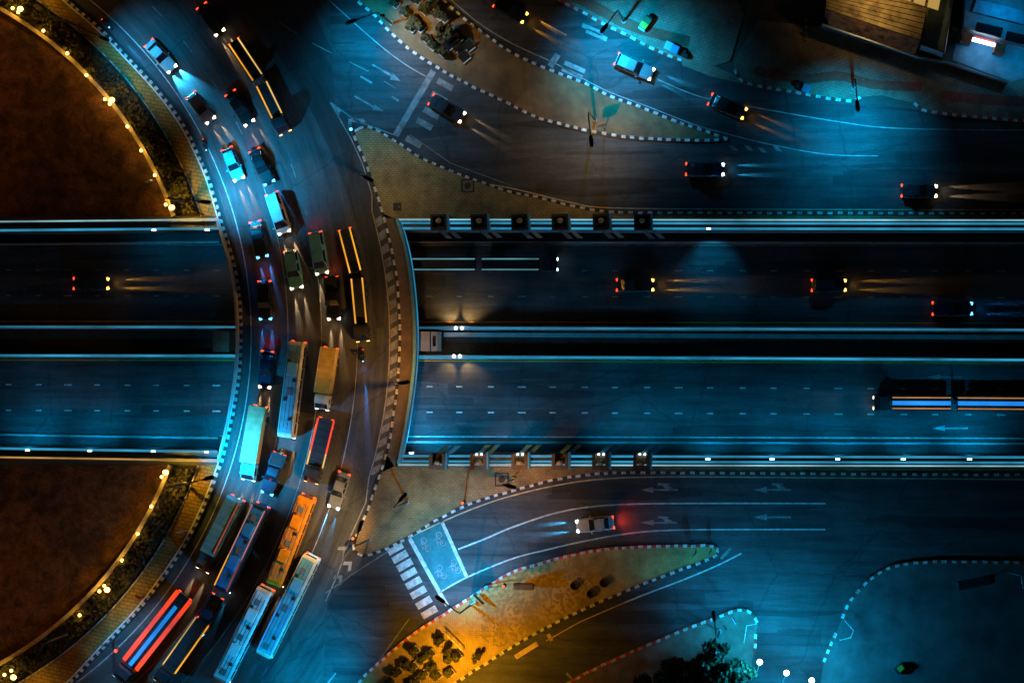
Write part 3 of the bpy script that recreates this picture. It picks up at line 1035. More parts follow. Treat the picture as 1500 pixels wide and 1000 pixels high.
# ------------------------------------------------------------------ street lamps
LM = {}
def street_lamp(base, head, aim, power, col, label, size=125, h=9.5, head_mat='dark_steel', blend=1.0, z0=.15, elbow=None):
    bp = P(*base, z0)
    hp = P(*head, h) - bp
    ap = P(*aim, 0) - bp
    t = thing('street_lamp', label, 'street lamp', bp, group='street lamps on tall masts')
    MB().tube([(0, 0, 0), (0, 0, .35)], .26, 8).build('base', 'concrete', t)
    MB().tube([(0, 0, .3), (0, 0, h * .95)], [.15, .09], 8).build('mast', 'dark_steel', t)
    d = Vector((hp.x, hp.y, 0))
    MB().tube([(0, 0, h * .93), (hp.x * .15, hp.y * .15, h * .99), (hp.x * .9, hp.y * .9, h)], .07, 6).build('arm', 'dark_steel', t)
    hd = MB()
    yaw = math.atan2(hp.y, hp.x)
    hd.T = Matrix.Translation((hp.x, hp.y, h)) @ Matrix.Rotation(yaw, 4, 'Z')
    hd.loft([[(x, -w_, -.08), (x, w_, -.08), (x, w_ * .6, .12), (x, -w_ * .6, .12)] for x, w_ in ((-.7, .12), (-.45, .24), (.45, .26), (.7, .14))])
    hd.build('lamp_head', head_mat, t)
    ln = MB(); ln.T = hd.T
    ln.box((0, 0, -.12), (.8, .34, .05))
    ln.build('lens', 'lamp_teal' if col[0] < .5 else 'lamp_sodium', t)
    spot(t, (hp.x, hp.y, h - .3), (ap.x, ap.y, 0), power, col, size, blend, .2)
    return t


t = street_lamp((574, 35), (515, 32), (562, 92), 19000, TEAL, 'single arm lamp mast by the shrub planters on the brick island', 122)
q_ = P(628, 62, .15) - t.location
hd = MB(); hd.box((.45, -.25, 8.6), (.5, .3, .16)); hd.build('flood_head', 'dark_steel', t)  # second head, added with the warm spot that lights the planters
spot(t, (.5, -.3, 8.4), (q_.x, q_.y, 0), 4200, (1.0, .55, .10), 90, 1, .2)
street_lamp((914, 32), (885, 42), (912, 92), 30000, TEAL, 'single arm lamp mast on the red banded pavement near the green cart', 116)
street_lamp((1250, 129), (1256, 155), (1247, 202), 23000, TEAL, 'single arm lamp mast at the kerb end in front of the ribbed roof building', 112)
street_lamp((690, 885), (645, 877), (676, 806), 24000, TEAL, 'single arm lamp mast reaching over the bike box', 120)
street_lamp((1054, 924), (1046, 902), (1062, 852), 6000, TEAL, 'lamp mast on the red and white kerb nose beside the trees', 130)
street_lamp((272, 297), (301, 296), (372, 262), 36000, TEAL, 'lamp mast over the curve beside the corner of the upper hedge', 96)
street_lamp((272, 708), (306, 700), (378, 655), 36000, TEAL, 'lamp mast over the curve beside the corner of the lower hedge', 96)
street_lamp((112, 38), (153, 57), (215, 85), 9000, TEAL, 'lamp mast over the curve near the first gold lamp of the dirt island', 90)
street_lamp((100, 928), (128, 905), (225, 985), 8000, TEAL, 'lamp mast over the curve near the red traffic signal', 100)
street_lamp((505, 1030), (470, 1030), (425, 950), 22000, TEAL, 'lamp mast beyond the bottom edge beside the curving coaches', 130)
street_lamp((872, 176), (866, 207), (850, 190), 3200, WARM, 'dark lamp mast on the tip side of the brick island', 150)
street_lamp((640, 1035), (655, 1015), (700, 930), 11500, (1.0, .43, .015), 'orange lamp mast below the shrub planters of the orange island', 150)
street_lamp((752, 702), (748, 712), (745, 740), 2600, SODIUM, 'orange lamp mast by the square manhole', 150)
street_lamp((541, 790), (528, 770), (430, 760), 9000, (1.0, .62, .25), 'added warm lamp mast on the paved nose beside the orange roofed bus', 105)  # warm lamp added so the orange bus roof reads orange
street_lamp((545, 262), (540, 262), (560, 270), 1100, (1.0, .66, .22), 'short armed lamp mast on the paved triangle nose', 160)
street_lamp((597, 560), (592, 560), (490, 530), 5200, (1.0, .45, .10), 'lamp mast on the bridge pavement by the hatched strip', 150)
street_lamp((597, 735), (590, 728), (605, 730), 800, (1.0, .62, .25), 'lamp mast in the middle of the lower paved triangle', 160)

# high masts outside the frame that wash the dirt and the pavements in sodium light
for (u, v, pw, lb) in ((-60, 130, 4200, 'upper'), (-60, 850, 3600, 'lower')):
    bp = P(u, v)
    t = thing('high_mast', 'tall sodium flood mast outside the frame on the %s dirt' % lb, 'flood mast', bp)
    MB().tube([(0, 0, 0), (0, 0, 20)], [.35, .15], 8).build('mast', 'steel', t)
    MB().tube([(-.9, 0, 20), (.9, 0, 20)], .2, 6).build('lamp_head', 'dark_steel', t)
    spot(t, (0, 0, 19.6), (7, 1.5 if lb == 'upper' else -1.5, 0), pw, (1.0, .34, .03), 118, 1.0, .4)

# bottom corner floodlights
for i, (u, v, bu, bv, lb) in enumerate(((1113, 969, 1107, 990, 'first ball flood lamp, beside the lit tree'), (1152, 985, 1145, 1003, 'middle ball flood lamp of three at the side road mouth'), (1189, 996, 1182, 1012, 'last ball flood lamp, nearest the broken kerb of the side road'))):
    bp = P(bu, bv, .1)
    t = thing('flood_lamp', 'white ' + lb, 'flood lamp', bp, group='white ball flood lamps')
    tp = P(u, v, 4.5) - bp
    MB().tube([(0, 0, 0), (tp.x, tp.y, 4.3)], .06, 6).build('post', 'white_paint', t)
    MB().ball((tp.x, tp.y, 4.5 - bp.z), .34).build('bulb', 'lamp_white', t, True)
    point(t, (tp.x, tp.y, 5.1 - bp.z), 6500, TEAL, .3)
    ap = P(u + 20 + 50 * (i - 1), v - 130, 0) - bp
    spot(t, (tp.x, tp.y, 5.0 - bp.z), (ap.x, ap.y, 0), 4500, TEAL, 120, 1.0, .3)

# wall-top bulbs round the dirt island
def ordn(i):
    return ('first', 'second', 'third', 'fourth', 'fifth', 'sixth', 'seventh', 'eighth', 'ninth', 'tenth', 'eleventh')[i]
big = [(40, 18, 'topmost'), (173, 150, 'middle upper'), (260, 306, 'beside the upper wall of the sunken road'), (251, 690, 'beside the lower wall of the sunken road'), (166, 860, 'middle lower'), (30, 987, 'lowest, near the bottom edge')]
for u, v, lb in big:
    bp = P(u, v, .12)
    t = thing('garden_lamp', ('bright gold post lamp on the curved wall, ' + lb), 'lamp', bp, group='gold post lamps on the curved wall')
    MB().tube([(0, 0, 0), (0, 0, 2.2)], [.09, .06], 8).build('post', 'dark_steel', t)
    MB().tube([(0, 0, 2.15), (0, 0, 2.25)], .3, 10).build('collar', 'dark_steel', t)
    MB().ball((0, 0, 2.55), .34, sq=(1.15, 1, .8)).build('bulb', 'lamp_sodium', t, True)
    ox = P(u + 30 * math.cos(math.atan2(492 - v, u + 262)), v - 30 * math.sin(math.atan2(492 - v, u + 262)), .12) - bp
    spot(t, (0, 0, 3.2), (ox.x, ox.y, 0), 2300 if 'sunken' in lb else 700, (1.0, .58, .05), 140, 1.0, .3)
sm_n = [(20, 13), (28, 19), (65, 46), (100, 79), (128, 111), (155, 146), (162, 153), (188, 186), (208, 221), (228, 257), (244, 300)]
sm_s = [(238, 698), (223, 741), (203, 781), (180, 820), (154, 857), (147, 865), (118, 900), (18, 981), (8, 987)]
for lst, nm in ((sm_n, 'upper'), (sm_s, 'lower')):
    for i, (u, v) in enumerate(lst):
        bp = P(u, v, .6)
        t = thing('wall_lamp', 'small gold bulb on the %s curved wall, %s from above' % (nm, ordn(i)), 'lamp', bp, group='small gold bulbs on the curved wall')
        MB().tube([(0, 0, 0), (0, 0, .22)], .08, 6).build('socket', 'dark_steel', t)
        MB().ball((0, 0, .36), .21).build('bulb', 'lamp_sodium', t, True)
        point(t, (0, 0, .75), 90, (1.0, .52, .06), .2)

# ------------------------------------------------------------------ underpass lamps
def wall_lamp(u, v, label, aim, power, size, blend=.5, zz=-.1):
    bp = P(u, v, zz)
    t = thing('flood_light', label, 'flood light', bp, group='flood lights on the retaining walls')
    MB().box((0, 0, .05), (.7, .3, .22)).build('housing', 'steel', t)
    MB().box((0, 0, .19), (.5, .17, .06)).build('lens', 'lamp_teal', t)
    ap = P(aim[0], aim[1], DEPTH) - bp
    d = ap.normalized() * .5
    spot(t, (d.x * .3, math.copysign(.55, ap.y), -.1), tuple(ap), power, TEAL, size, blend, .15)
    return t


for i, u in enumerate((1037, 1131, 1227, 1323, 1420)):
    wall_lamp(u, 672, 'small white flood light on the lower wall, %s beyond the last dark pillar' % ordn(i), (u + 8, 620), 3200, 115, 1)
for i, u in enumerate((41, 132, 225, 303)):
    wall_lamp(u, 659 + i * .8, 'small white flood light on the amber railed wall, %s counting towards the bridge' % ordn(i), (u + 4, 615), 2600, 115, 1)
wall_lamp(304, 337, 'small flood light below the pale rail, close to the bridge end', (300, 375), 700, 110, 1)
wall_lamp(226, 337, 'small flood light below the pale rail, farther from the bridge end', (230, 375), 500, 110, 1)
wall_lamp(1038, 335, 'small flood light on the upper wall casting the single blue pool', (1043, 398), 2000, 74, .8)
wall_lamp(603, 663, 'small flood light tucked beside the bridge on the lower wall', (640, 600), 9000, 115, 1)
for u in (1060, 960):
    pass
# lamp pair on the median
for (u, v, av, lb) in ((673, 482, 445, 'upper'), (670, 520, 555, 'lower')):
    bp = P(u, v, DEPTH + .82)
    t = thing('median_lamp', 'white twin bulb lamp throwing a gold fan from the %s median barrier' % lb, 'lamp', bp, group='twin bulb lamps on the median')
    MB().tube([(0, 0, 0), (0, 0, .35)], .06, 6).build('stem', 'dark_steel', t)
    MB().tube([(-.45, 0, .35), (.45, 0, .35)], .07, 6).build('crossbar', 'dark_steel', t)
    s_ = 1 if lb == 'upper' else -1
    for x in (-.38, .38):
        MB().ball((x, .12 * s_, .42), .2).build('bulb', 'lamp_white', t, True)
    for x in (-1.6, 1.6):
        spot(t, (x * .3, .5 * s_, .6), (x, 2.6 * s_, -.8), 800, (1.0, .60, .20), 80, .8, .05)

# dark pillars on the walls
def pillar(u, v, south, label, lamp):
    bp = P(u, v, .0)
    t = thing('wall_pillar', label, 'pillar', bp, random.uniform(-.05, .05), group='dark pillars along the retaining walls')
    sg = 1 if south else -1
    b = MB()
    hh = 1.5
    mt = 'pillar_brown' if south else 'pillar_dark'
    if south:
        b.box((-.8, 0, hh / 2), (.4, 1.9, hh)); b.box((.8, 0, hh / 2), (.4, 1.9, hh)); b.box((0, -.7, hh / 2), (1.2, .5, hh))
        b.box((0, .25, .2), (1.2, 1.4, .4))
    else:
        b.box((-.85, 0, hh / 2), (.3, 1.9, hh)); b.box((.85, 0, hh / 2), (.3, 1.9, hh)); b.box((0, .8, hh / 2), (1.4, .3, hh)); b.box((0, -.8, hh / 2), (1.4, .3, hh))
        b.box((0, 0, .45), (1.4, 1.3, .9))
    b.build('column', mt, t)
    MB().ball((0, -.15 * sg, hh - .25), .42, sq=(1, .9, .8)).build('globe', 'globe', t, True)
    MB().box((1.12, .1 * sg, .75), (.2, 2.1, 1.5)).build('side_panel', 'panel_blue', t)
    w_ = MB()
    for k in (0, 1):
        x0 = -.2 + k * 1.2
        w_.add([(x0, 1.0 * sg, .5), (x0 + .6, 1.0 * sg, .5), (x0 + 1.7, 2.0 * sg, .35), (x0 + 1.0, 2.0 * sg, .35), (x0, 1.0 * sg, .4), (x0 + .6, 1.0 * sg, .4), (x0 + 1.7, 2.0 * sg, .25), (x0 + 1.0, 2.0 * sg, .25)],
               [(0, 1, 2, 3), (7, 6, 5, 4), (0, 4, 5, 1), (1, 5, 6, 2), (2, 6, 7, 3), (3, 7, 4, 0)])
    w_.build('bracket', 'panel_blue' if south else 'concrete', t)
    if lamp:
        for x in (-.3, .3):
            MB().ball((x, .85, .62), .12).build('spotlight', 'lamp_teal', t, True)
        spot(t, (0, 1.6, .6), (.5, 7.5, DEPTH), 2200, TEAL, 115, 1, .15)
    return t


for i, u in enumerate((645, 704, 763, 822, 882, 942)):
    pillar(u, 326, False, 'black pillar with round cap on the upper wall, %s from the bridge' % ordn(i), False)
for i, u in enumerate((643, 703, 763, 822, 881, 941)):
    pillar(u, 675, True, 'brown niche pillar with blue bracket on the lower wall, %s from the bridge' % ordn(i), i in (1, 2, 4, 5))

# ------------------------------------------------------------------ vegetation
def leaves(mb, c, rad, n, size, mi=2, sq=(1, 1, .8), seed=None):
    for _ in range(n):
        d = Vector((random.gauss(0, 1), random.gauss(0, 1), random.gauss(0, 1))).normalized() * (random.random() ** .45)
        p = Vector(c) + Vector((d.x * rad * sq[0], d.y * rad * sq[1], d.z * rad * sq[2]))
        a = Vector((random.gauss(0, 1), random.gauss(0, 1), random.gauss(0, .6))).normalized() * size * random.uniform(.6, 1.3)
        b_ = a.cross(Vector((random.gauss(0, .7), random.gauss(0, .7), 1))).normalized() * a.length * .6
        mb.quad(tuple(p - a - b_), tuple(p + a - b_), tuple(p + a + b_), tuple(p - a + b_), random.randrange(mi))


def planter_mesh(seed):
    random.seed(seed)
    bx = MB()
    bx.box((0, .42, .25), (1.1, .1, .5)); bx.box((0, -.42, .25), (1.1, .1, .5)); bx.box((.5, 0, .25), (.1, .74, .5)); bx.box((-.5, 0, .25), (.1, .74, .5))
    so = MB().box((0, 0, .2), (.9, .74, .3))
    lv = MB()
    for k in range(5):
        leaves(lv, (random.uniform(-.4, .3), random.uniform(-.3, .3), .85 + random.uniform(-.1, .3)), .42, 60, .12)
    return bx.mesh('box', ['concrete']), so.mesh('soil', ['soil']), lv


def planter(u, v, yaw, label, warm, k):
    t = thing('planter', label, 'planter', P(u, v, .15), yaw, group='shrub planters on the islands')
    for nm, me in (('box', PL[k % 3][0]), ('soil', PL[k % 3][1])):
        o_ = bpy.data.objects.new(nm, me); COL.objects.link(o_); o_.parent = t
    o_ = bpy.data.objects.new('shrub', PLW[k % 3] if warm else PLD[k % 3]); COL.objects.link(o_); o_.parent = t
    return t


PL = [planter_mesh(s_) for s_ in (1, 2, 3)]
PLW = [p[2].mesh('shrub', ['leaf_warm', 'leaf_dark']) for p in PL]
PLD = [p[2].mesh('shrub', ['leaf_dark', 'leaf_warm']) for p in PL]
np_ = [(580, 7), (594, 20), (607, 32), (616, 42), (625, 58), (634, 68), (604, 42), (649, 78), (628, 14), (644, 24), (622, 16), (652, 28), (612, 2), (640, 12)]
for i, (u, v) in enumerate(np_):
    row = 'row by the kerb' if i in (0, 1, 2, 3, 4, 5, 6, 7) else 'row behind it'
    planter(u, v, R(-40), 'dark shrub planter on the brick island, %s in the %s' % (ordn(i if i < 8 else i - 8), row), i % 3 == 2, i)
sp_ = [(609, 951), (596, 972), (584, 983), (607, 975), (619, 964), (610, 997), (622, 986), (634, 977), (660, 984), (671, 960), (644, 938), (642, 988), (632, 956), (572, 999)]
for i, (u, v) in enumerate(sp_):
    row = 'upper row' if i in (0, 1, 2, 3, 4, 12, 13, 10) else 'lower row'
    idx = [0, 1, 2, 3, 4, 12, 13, 10].index(i) if i in (0, 1, 2, 3, 4, 12, 13, 10) else [5, 6, 7, 8, 9, 11].index(i)
    planter(u, v, R(38), 'olive shrub planter on the orange island, %s in the %s' % (ordn(idx), row), True, i)

def panel(u, v, L_, yaw, label, mt='panel_blue', edge='strip_cyan'):
    t = thing('display_board', label, 'board', P(u, v, .15), yaw, group='leaning boards on the brick island')
    b = MB(); b.add([(-L_ / 2, -.5, .1), (L_ / 2, -.5, .1), (L_ / 2, .5, .9), (-L_ / 2, .5, .9), (-L_ / 2, -.5, .0), (L_ / 2, -.5, .0), (L_ / 2, .58, .8), (-L_ / 2, .58, .8)], [(0, 1, 2, 3), (7, 6, 5, 4), (0, 4, 5, 1), (1, 5, 6, 2), (2, 6, 7, 3), (3, 7, 4, 0)])
    b.build('board', 'charcoal_board', t)
    MB().box((0, -.55, .12), (L_, .1, .2)).build('edge_trim', mt, t)
    return t


mat('charcoal_board', (.02, .022, .025), .6)
mat('trim_pale', (.45, .60, .62), .5)
for u, v, l_, lb in ((663, 63, 2.6, 'longest dark board beside the round tree'), (671, 68, 1.3, 'dark board standing behind the longest board'), (678, 70, 1.6, 'dark board in the middle of the small group'), (688, 68, 1.0, 'dark board at the far end of the small group'), (681, 84, 1.2, 'dark board standing apart below the small group')):
    panel(u, v, l_, R(38), lb + ' on the brick island', 'trim_pale')
for u, v, l_, lb in ((667, 939, 3.0, 'long pale bar frame across the planters on the orange island'), (630, 956, .9, 'short pale bar frame between planters on the orange island')):
    t = thing('bar_frame', lb, 'frame', P(u, v, .15), R(-44))
    MB().box((0, 0, 1.0), (l_, .12, .1)).build('top_bar', 'white_paint', t)
    for x in (-l_ / 2 + .05, l_ / 2 - .05):
        MB().box((x, 0, .475), (.08, .08, .95)).build('leg', 'steel', t)


def tree(u, v, h, rad, label, mats, n=900, ls=.22, group=None, seed=0):
    random.seed(seed + int(u * 7 + v))
    t = thing('tree', label, 'tree', P(u, v, .15), group=group)
    tk = MB()
    tk.tube([(0, 0, 0), (.05, .03, h * .35), (-.05, .1, h * .7)], [.2, .14, .07], 8)
    for k in range(6):
        a = k * 1.05 + random.random()
        tk.tube([(0, .02, h * (.3 + .06 * k)), (math.cos(a) * rad * .35, math.sin(a) * rad * .35, h * (.5 + .05 * k)), (math.cos(a) * rad * .75, math.sin(a) * rad * .75, h * (.58 + .06 * k))], [.08, .05, .02], 5)
    tk.build('trunk', 'bark', t)
    lv = MB()
    nc = max(7, int(rad * 7))
    for k in range(nc):
        a, rr = random.random() * 6.28, rad * math.sqrt(random.random()) * .8
        leaves(lv, (math.cos(a) * rr, math.sin(a) * rr, h * .72 + random.uniform(-.2, .25) * h * (1 - rr / rad * .6)), rad * random.uniform(.2, .38), n // nc, ls, len(mats))
    lv.build('crown', mats, t)
    return t


tree(655, 50, 2.6, 1.5, 'round dark tree among the boards on the brick island', ['leaf_dark', 'leaf_warm'], 700, .14)
tree(656, 955, 2.2, 1.15, 'round brown green tree among the planters on the orange island', ['leaf_warm', 'leaf_dark'], 700, .12)
tree(700, 962, 1.6, .7, 'small leafy bush beside the long bar frame on the orange island', ['leaf_warm', 'leaf_dark'], 300, .12)
for i, (u, v, rr, lb) in enumerate(((1050, 968, 3.0, 'dark tree beside the lamp mast of the kerb nose'), (1000, 992, 3.4, 'wide dark tree in the middle of the dark clump'), (958, 1008, 2.6, 'dark tree at the thin end of the clump'), (1035, 1003, 2.6, 'dark tree behind the green lit tree at the bottom edge'))):
    tree(u, v, 5.5, rr, lb, ['leaf_dark', 'leaf_green'], 2200, .22, 'trees on the dark lower pavement')
tree(1083, 984, 4.5, 2.1, 'green tree lit bright by the first ball flood lamp', ['leaf_green', 'leaf_dark'], 1600, .2, 'trees on the dark lower pavement')
# low weeds scattered on the bank of the dirt island
random.seed(3)

# ------------------------------------------------------------------ buildings
bh = P(1275, 25)
def building():
    t = thing('shop_building', 'large building with ribbed yellow brown roof and rusty front eave', 'building', (0, 0, 0))
    Hh = 7.0
    A, B_, C_, D_ = P(1215, -60, Hh), P(1372, -60, Hh), P(1348, 60, Hh), P(1209, 14, Hh)
    rf = [A, B_, C_, D_]
    lift = lambda p, dz: (p.x, p.y, p.z + dz)
    w_ = MB()
    lo = [Vector((p.x, p.y, 0)) for p in rf]
    for i in range(4):
        j = (i + 1) % 4
        w_.quad(tuple(lo[j]), tuple(lo[i]), lift(rf[i], -.05), lift(rf[j], -.05))
    w_.build('wall', mat('shop_wall', (.10, .08, .06), .9, .3, .5), t)
    r_ = MB()
    n = 15
    for k in range(n):
        a0, a1 = k / n, (k + .80) / n
        p0, p1 = A.lerp(D_, a0), A.lerp(D_, a1)
        q0, q1 = B_.lerp(C_, a0), B_.lerp(C_, a1)
        for zz, (x0, x1, y0, y1) in ((.12, (p0, p1, q0, q1)),):
            r_.quad(lift(x0, zz), lift(x1, zz - .08), lift(y1, zz - .08), lift(y0, zz), 0)
        g0, g1 = A.lerp(D_, a1), A.lerp(D_, (k + 1) / n)
        h0, h1 = B_.lerp(C_, a1), B_.lerp(C_, (k + 1) / n)
        r_.quad(lift(g0, 0), lift(g1, 0), lift(h1, 0), lift(h0, 0), 1)
    r_.build('roof', [mat('roof_tan', (.40, .28, .13), .8, .6, .5, col2=(.22, .15, .08), detail=9), mat('roof_gap', (.03, .03, .03), .8)], t)
    # rusty sloping eave in front
    e0, e1 = P(1340, 80, 4.6), P(1214, 38, 4.6)
    ev = MB()
    ev.quad(lift(D_, -.1), tuple(e1), tuple(e0), lift(C_, -.1))
    ev.quad(lift(C_, -.2), tuple(e0 - Vector((0, 0, .1))), tuple(e1 - Vector((0, 0, .1))), lift(D_, -.2))
    ev.build('eave', mat('rust', (.22, .095, .035), .9, .6, 1.2, col2=(.10, .05, .03)), t)
    gt = MB(); gt.tube([tuple(P(1205, 36, 4.5)), tuple(P(1345, 84, 4.5))], .14, 6)
    gt.build('gutter', 'steel', t)
    # side annexe with flat blue roof
    a_ = [P(1372, -60, 5), P(1404, -60, 5), P(1383, 78, 5), P(1350, 66, 5)]
    an = MB()
    an.sheet([(p.x, p.y) for p in a_], 5)
    for i in range(4):
        j = (i + 1) % 4
        an.quad((a_[j].x, a_[j].y, 0), (a_[i].x, a_[i].y, 0), tuple(a_[i]), tuple(a_[j]))
    an.build('annexe', mat('annexe_roof', (.20, .30, .34), .7, .35, .5), t)
    pr = MB()
    for i in range(4):
        j = (i + 1) % 4
        pr.tube([lift(a_[i], .08), lift(a_[j], .08)], .12, 6)
    pr.build('roof_edge', 'steel', t)
    sk = MB()
    for k in range(3):
        p, q_ = P(1320 + k * 22, -14 + k * 7, Hh), P(1336 + k * 22, -9 + k * 7, Hh)
        sk.quad(lift(P(1322 + k * 20, -20 + k * 6, Hh), .2), lift(P(1318 + k * 20, -2 + k * 6.5, Hh), .2), lift(P(1334 + k * 20, 3 + k * 6.5, Hh), .2), lift(P(1338 + k * 20, -15 + k * 6, Hh), .2))
    sk.build('skylight', glow('sky_warm', (1.0, .6, .15), .45), t)
    spot(t, tuple(P(1275, 10, 13) - Vector((0, 0, 0))), tuple(P(1285, 0, 7)), 1300, (1.0, .66, .22), 120, 1, .3)
    MB().tube([tuple(P(1262, -14, 7)), tuple(P(1262, -14, 13.3))], .07, 6).build('roof_lamp_post', 'dark_steel', t)
    return t


building()
t = thing('front_wall', 'low dark boundary wall with pale rail in front of both buildings', 'wall', (0, 0, 0))
w_ = MB(); L_ = W([(1203, 40), (1345, 86), (1385, 93), (1475, 122)])
for a, c in zip(L_[:-1], L_[1:]):
    yaw = math.atan2(c[1] - a[1], c[0] - a[0])
    w_.box(((a[0] + c[0]) / 2, (a[1] + c[1]) / 2, .55), (math.dist(a, c), .25, 1.1), 0, yaw)
w_.build('wall_base', 'concrete_dark', t)
MB().tube([(x, y, 1.4) for x, y in L_], .07, 6).build('rail', 'steel', t)
pm = MB()
for x, y in resample(L_, 2.5):
    pm.box((x, y, 1.25), (.08, .08, .3))
pm.build('rail_posts', 'steel', t)

def shop2():
    t = thing('lit_shop', 'blue roofed shop with dark skylights and bright sign between red blocks', 'shop', (0, 0, 0))
    Hh = 4.0
    rf = [P(1418, -60, Hh), P(1600, -20, Hh), P(1600, 85, Hh), P(1500, 66, Hh), P(1412, 40, Hh)]
    b_ = MB()
    b_.prism([(p.x, p.y) for p in rf], 0.1, Hh)
    b_.build('wall', mat('shop2_wall', (.22, .26, .30), .8, .25, .6), t)
    r_ = MB()
    up = [P(1428, 6, Hh + .5), P(1432, -2, Hh + .5), P(1600, 42, Hh + .5), P(1600, 58, Hh + .5), P(1424, 16, Hh + .5)]
    r_.prism([(p.x, p.y) for p in (P(1427, 10, Hh), P(1430, 0, Hh), P(1600, 42, Hh), P(1600, 62, Hh), P(1424, 18, Hh))], Hh + .01, Hh + .5)
    r_.build('roof', mat('roof_blue', (.12, .30, .42), .6, .3, 1.2), t)
    s_ = MB()
    for u, v in ((1449, 44), (1492, 57)):
        c = P(u, v, Hh)
        s_.box((c.x, c.y, Hh + .12), (3.0, 1.1, .22), 0, R(-14))
    s_.build('skylight', 'glass', t)
    for u, v in ((1416, 56), (1465, 71)):
        c = P(u, v, 3)
        MB().box((c.x, c.y, 1.75), (1.2, 1.0, 3.5), 0, R(-15)).build('red_block', mat('red_block', (.65, .10, .03), .6, .2, 1), t)
    c = P(1441, 62, 3.2)
    MB().box((c.x, c.y, 3.1), (2.7, .35, .7), 0, R(-16)).build('sign', 'sign_white', t)
    MB().box((c.x + .1, c.y + .32, 3.5), (2.4, .12, .16), 0, R(-16)).build('sign_edge', 'strip_red', t)
    a = P(1441, 84, 0)
    spot(t, (c.x, c.y - .5, 3.0), (a.x, a.y, .1), 650, (.0, .40, .95), 130, .8, .3)
    c2 = P(1495, 82, 3.2); a2 = P(1490, 95)
    spot(t, (c2.x, c2.y - .5, 3.0), (a2.x, a2.y, .1), 350, (.0, .40, .95), 130, .8, .3)
    c3 = P(1470, 10, 8.5); a3 = P(1470, 30, 4)
    MB().tube([tuple(P(1480, -6, 4)), tuple(P(1480, -6, 9))], .07, 6).build('roof_lamp_post', 'dark_steel', t)
    spot(t, tuple(c3), tuple(a3), 900, TEAL, 130, 1, .3)
    return t


shop2()
fc = MB(); fc.prism(W([(1395, 88), (1402, 52), (1412, 44), (1600, 70), (1600, 160), (1475, 118)]), 0, .1)
structure(fc.build('forecourt_ground', mat('fore', (.20, .21, .22), .85, .3, .5)))

# ------------------------------------------------------------------ small street things
def manhole(u, v, rad, label, square=0.0):
    t = thing('manhole', label, 'manhole', P(u, v, .152))
    if square:
        f_ = MB(); s_ = square / 2
        for cx, cy, dx, dy in ((0, s_ - .08, square, .16), (0, -s_ + .08, square, .16), (s_ - .08, 0, .16, square - .32), (-s_ + .08, 0, .16, square - .32)):
            f_.box((cx, cy, .02), (dx, dy, .04))
        f_.build('frame', 'iron', t)
    MB().tube([(0, 0, .0), (0, 0, .035)], rad, 20).build('cover', 'iron', t)
    return t


manhole(735, 702, .42, 'round manhole cover in a square frame on the lower paved triangle', 1.7)
manhole(685, 272, .4, 'round manhole cover in a square frame on the upper paved triangle', 1.6)
t = thing('hatch_cover', 'dark square steel hatch on the paved triangle by the bridge end', 'hatch', P(582, 303, .152))
MB().box((0, 0, .03), (1.0, 1.0, .06)).build('plate', 'iron', t)
MB().box((.25, 0, .075), (.2, .06, .03)).build('handle', 'steel', t)
for u, v, lb in ((842, 857, 'nearest the cracked paving'), (866, 869, 'lowest of the three'), (885, 853, 'nearest the island tip')):
    t = thing('tree_pit', 'round black planting ring on the orange island, ' + lb, 'planting ring', P(u, v, .15), group='black planting rings')
    b = MB()
    for k in range(16):
        a0, a1 = k * math.pi / 8, (k + 1) * math.pi / 8
        pt = lambda rr, a, zz: (rr * math.cos(a), rr * math.sin(a), zz)
        b.quad(pt(.46, a0, .35), pt(.55, a0, .35), pt(.55, a1, .35), pt(.46, a1, .35))
        b.quad(pt(.55, a0, 0), pt(.55, a1, 0), pt(.55, a1, .35), pt(.55, a0, .35))
        b.quad(pt(.46, a1, 0), pt(.46, a0, 0), pt(.46, a0, .35), pt(.46, a1, .35))
    b.build('ring', 'iron', t)
    MB().tube([(0, 0, .0), (0, 0, .1)], .46, 16).build('soil', 'soil', t)


def signal(u, v, hu, hv, label, yaw, lit='signal_orange', h=4.2, n=1):
    bp = P(u, v, .15)
    t = thing('traffic_light', label, 'traffic light', bp, group='traffic lights')
    hp = P(hu, hv, h) - bp
    MB().tube([(0, 0, 0), (0, 0, h - .2)], [.1, .07], 8).build('pole', 'dark_steel', t)
    MB().tube([(0, 0, h - .3), (hp.x, hp.y, h - .1)], .05, 6).build('arm', 'dark_steel', t)
    b = MB(); b.T = Matrix.Translation((hp.x, hp.y, h)) @ Matrix.Rotation(yaw, 4, 'Z')
    b.box((0, 0, -.35), (.3, .42, 1.1))
    b.build('signal_head', 'rubber', t)
    l = MB(); l.T = b.T
    l.ball((.18, 0, .05), .16); l.ball((0, 0, .28), .2, sq=(1, 1, .5))
    l.build('red_lamp', lit, t, True)
    vv = MB(); vv.T = b.T
    for zz in (.2, -.15, -.5):
        vv.box((.25, 0, zz), (.22, .34, .03))
    vv.build('visor', 'rubber', t)
    if lit == 'signal_red':
        point(t, (hp.x + .3, hp.y - .3, h + .5), 120, (1, .03, .01), .2)
    return t


signal(165, 938, 171, 952, 'glowing red traffic light on the pole at the curve kerb', R(60), 'signal_red', 4.6)
signal(680, 738, 678, 736, 'orange red traffic light on the lower paved triangle kerb', R(40))
signal(711, 856, 738, 858, 'orange red traffic light on the orange island near the bike box', R(60))
signal(519, 196, 515, 190, 'small traffic light on the nose of the upper paved triangle', R(100), 'head_blue', 3.0)
signal(520, 793, 518, 788, 'small traffic light on the nose of the lower paved triangle', R(140), 'signal_orange', 3.0)


